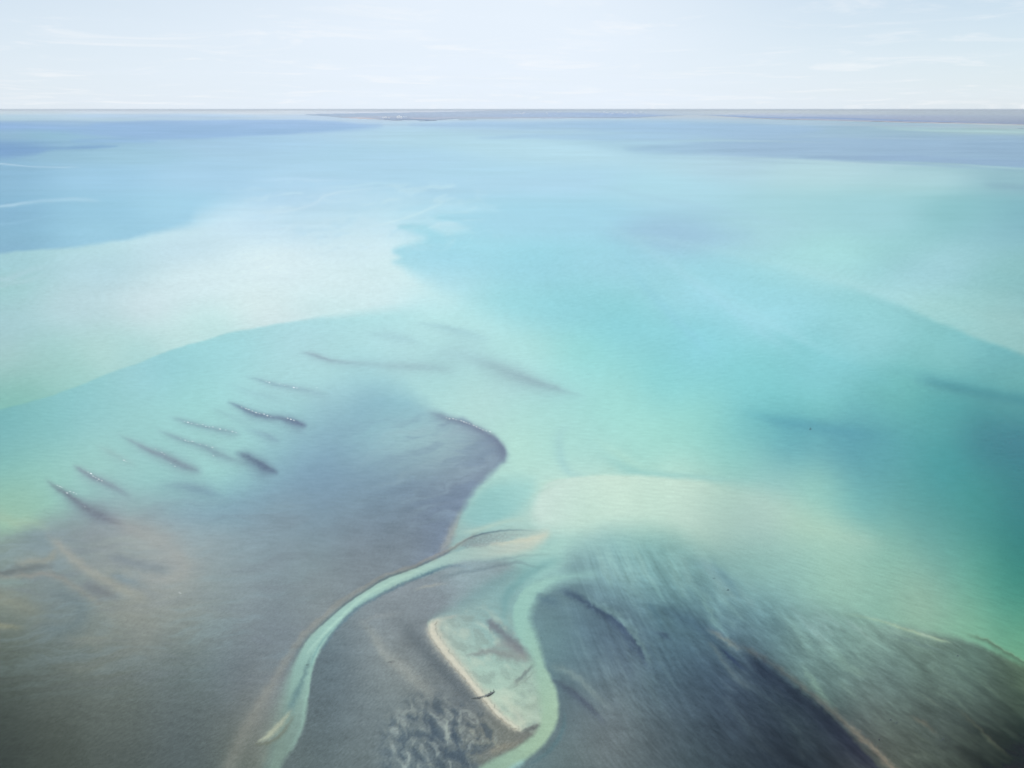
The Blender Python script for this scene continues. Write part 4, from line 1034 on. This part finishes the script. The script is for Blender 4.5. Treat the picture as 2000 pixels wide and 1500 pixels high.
for flecks, label in WAVES:
    ox, oy = (float(q) for q in ground(*flecks[len(flecks) // 2][:2]))
    wave = thing("breaking_wave", (ox, oy, 0), label, "breaking wave", "foam on the shoals")
    for (u, v, a, b) in flecks:
        bm = bmesh.new()
        x, y = (float(q) for q in ground(u, v))
        xa, ya = (float(q) for q in ground(u + a * .62, v + a * .2))
        xb, yb = (float(q) for q in ground(u, v + b * .52))
        mound(bm, x - ox, y - oy, xa - x, ya - y, xb - x, yb - y, .45)
        link("foam_patch", bm, M_FOAM, parent=wave, smooth=True)

# weed wrack across the spit
bm = bmesh.new()
line = curve([(921,1363.5,.8),(930,1363,1.0),(940,1361.8,1.1),(949,1359.5,1.6),(956,1356.5,2.2),(961,1353.5,1.7),(965,1350.5,.7)], 6)
for (u, v, w) in line:
    x, y = (float(q) for q in ground(u + rng.uniform(-.9, .9), v + rng.uniform(-.6, .6)))
    xa, ya = (float(q) for q in ground(u + 1.1 * w, v - .45 * w))
    xb, yb = (float(q) for q in ground(u, v + .55 * w))
    mound(bm, x, y, xa - x, ya - y, xb - x, yb - y, .25 + .1 * w, z=.3)
for (u, v, du, dv) in [(958,1353,0,-2.6),(963,1350,1.4,-2.4),(964,1346.5,.8,.4),(935,1362,-3,1.6),(948,1362,-3,1.2)]:
    x, y = (float(q) for q in ground(u, v))
    xa, ya = (float(q) for q in ground(u + du, v + dv))
    L2 = math.hypot(xa - x, ya - y)
    mound(bm, (x + xa) / 2, (y + ya) / 2, (xa - x) / 2, (ya - y) / 2, -(ya - y) / L2 * .35, (xa - x) / L2 * .35, .5, z=.3)
link("seaweed_wrack", bm, M_WRACK, "dark curved strand of wrack lying across the pale sand spit", "seaweed", smooth=True)

# a few dark rocks standing clear of the weed
for (u, v, s, label) in [(1583,836,1.0,"tiny dark speck of rock alone in the deep teal water"), (1740,1405,1.4,"small dark rock on weed right of the tan ridge, left of a close pair"), (1752,1411,1.1,"small dark rock on weed right of the tan ridge, right of a close pair"),
                        (1717,1444,1.8,"dark rock on the crest of the tan ridge near the bottom right"), (1842,1443,1.3,"small dark rock in the darkest weed at the bottom right"), (1871,1280,1.0,"small dark rock on streaky weed below the green water"), (1422,1151,1.0,"small dark rock on the pale ripples above the dark band")]:
    bm = bmesh.new()
    x, y = (float(q) for q in ground(u, v))
    xa, ya = (float(q) for q in ground(u + s, v + .2 * s))
    xb, yb = (float(q) for q in ground(u, v + .7 * s))
    mound(bm, x, y, xa - x, ya - y, xb - x, yb - y, .9 * s, z=-.4, k=9, jag=.3)
    link("rock", bm, M_ROCK, label, "rock", "small dark rocks in the shallows")

# low islets off the far shore
for (u0, v0, u1, v1, w, h, label) in [(899,233.9,927,233.9,.7,10,"long thin dark islet just off the far shore right of the white town"), (822,236.6,850,235.9,.5,8,"low dark islet touching the point below the white town"), (1989,250.6,1998,251.0,.7,8,"small dark islet off the low shore at the far right edge")]:
    bm = bmesh.new()
    for t in np.linspace(0, 1, 7):
        u, v = u0 + t * (u1 - u0), v0 + t * (v1 - v0)
        x, y = (float(q) for q in ground(u, v))
        xa, ya = (float(q) for q in ground(u + (u1 - u0) / 9, v))
        xb, yb = (float(q) for q in ground(u, v + w * .6))
        mound(bm, x, y, xa - x, ya - y, xb - x, yb - y, h, z=-1.0)
    link("islet", bm, plain("islet_scrub", (.12, .16, .22), .9, .2, .01), label, "islet", smooth=True)

# the white town on the far shore
TOWN = [
    (749,231.2,3.2,1.3,0,"low white building at the left end of the waterfront town"), (753.6,230.9,3.8,1.5,0,"low white building second from the left in the waterfront town"), (759.5,231.2,3.0,1.2,0,"low white building just left of the gap before the white towers"),
    (776.3,231.4,2.6,3.0,0,"left one of three tall white towers in the waterfront town"), (779.8,231.2,2.4,3.8,0,"middle and tallest of three white towers in the waterfront town"), (783.6,231.4,2.6,2.8,0,"right one of three tall white towers in the waterfront town"),
    (788.6,231.4,2.2,2.4,1,"pale blue block just right of the white towers"), (793,231.4,2.0,2.2,1,"pale blue block at the right end of the waterfront town"),
]
HILL = [(1003,222.6),(1009,222.4),(1014,221.6),(1019,222.6),(1023,221.2),(1068,221.8),(1090,219.6),(1094,219.2),(1172,219.2),(1180,219.8),(1186,221.0),(1196,222.6),(1205,220.6),(1214,219.8),(1219,222.8),(1226,221.4),(1236,220.6),(1243,223.4),(1252,219.6),(1262,220.4)]


def building(u, v, w, h, mat, label, group):
    x0, y0 = (float(q) for q in ground(u - w / 2, v))
    x1, y1 = (float(q) for q in ground(u + w / 2, v))
    wid = (x1 - x0)
    o = thing("building", (x0, y0, 0), label, "building", group)
    x0, y0 = 0.0, 0.0
    x1 = wid
    px = wid / w
    H = h * px * 1.15
    base = 12.0
    dep = wid * .8
    bm = bmesh.new()
    xs, ys = (x0, x1), (y0, y0 + dep)
    lo = [bm.verts.new((x, y, base - 12)) for x, y in ((xs[0], ys[0]), (xs[1], ys[0]), (xs[1], ys[1]), (xs[0], ys[1]))]
    hi = [bm.verts.new((c.co.x, c.co.y, base + H)) for c in lo]
    for i in range(4):
        bm.faces.new((lo[i], lo[(i + 1) % 4], hi[(i + 1) % 4], hi[i]))
    bm.faces.new(lo[::-1])
    bm.faces.new(hi)
    link("wall", bm, mat, parent=o)
    bm = bmesh.new()
    e = wid * .06
    lo = [bm.verts.new((x, y, base + H + .003 * wid)) for x, y in ((xs[0] - e, ys[0] - e), (xs[1] + e, ys[0] - e), (xs[1] + e, ys[1] + e), (xs[0] - e, ys[1] + e))]
    r0 = bm.verts.new((xs[0] - e, (ys[0] + ys[1]) / 2, base + H * 1.12 + wid * .08))
    r1 = bm.verts.new((xs[1] + e, (ys[0] + ys[1]) / 2, base + H * 1.12 + wid * .08))
    bm.faces.new((lo[0], lo[1], r1, r0))
    bm.faces.new((lo[2], lo[3], r0, r1))
    bm.faces.new((lo[1], lo[2], r1))
    bm.faces.new((lo[3], lo[0], r0))
    bm.faces.new((lo[3], lo[2], lo[1], lo[0]))
    link("roof", bm, M_ROOF, parent=o)


for (u, v, w, h, c, label) in TOWN:
    building(u, v, w, h, M_BLUE if c else M_WHITE, label, "buildings of the waterfront town")
for (u, v) in HILL:
    building(u, v, rng.uniform(2.0, 3.4), rng.uniform(.6, .9), M_WHITE, "small white building scattered on the hazy land behind the far shore", "white buildings inland")
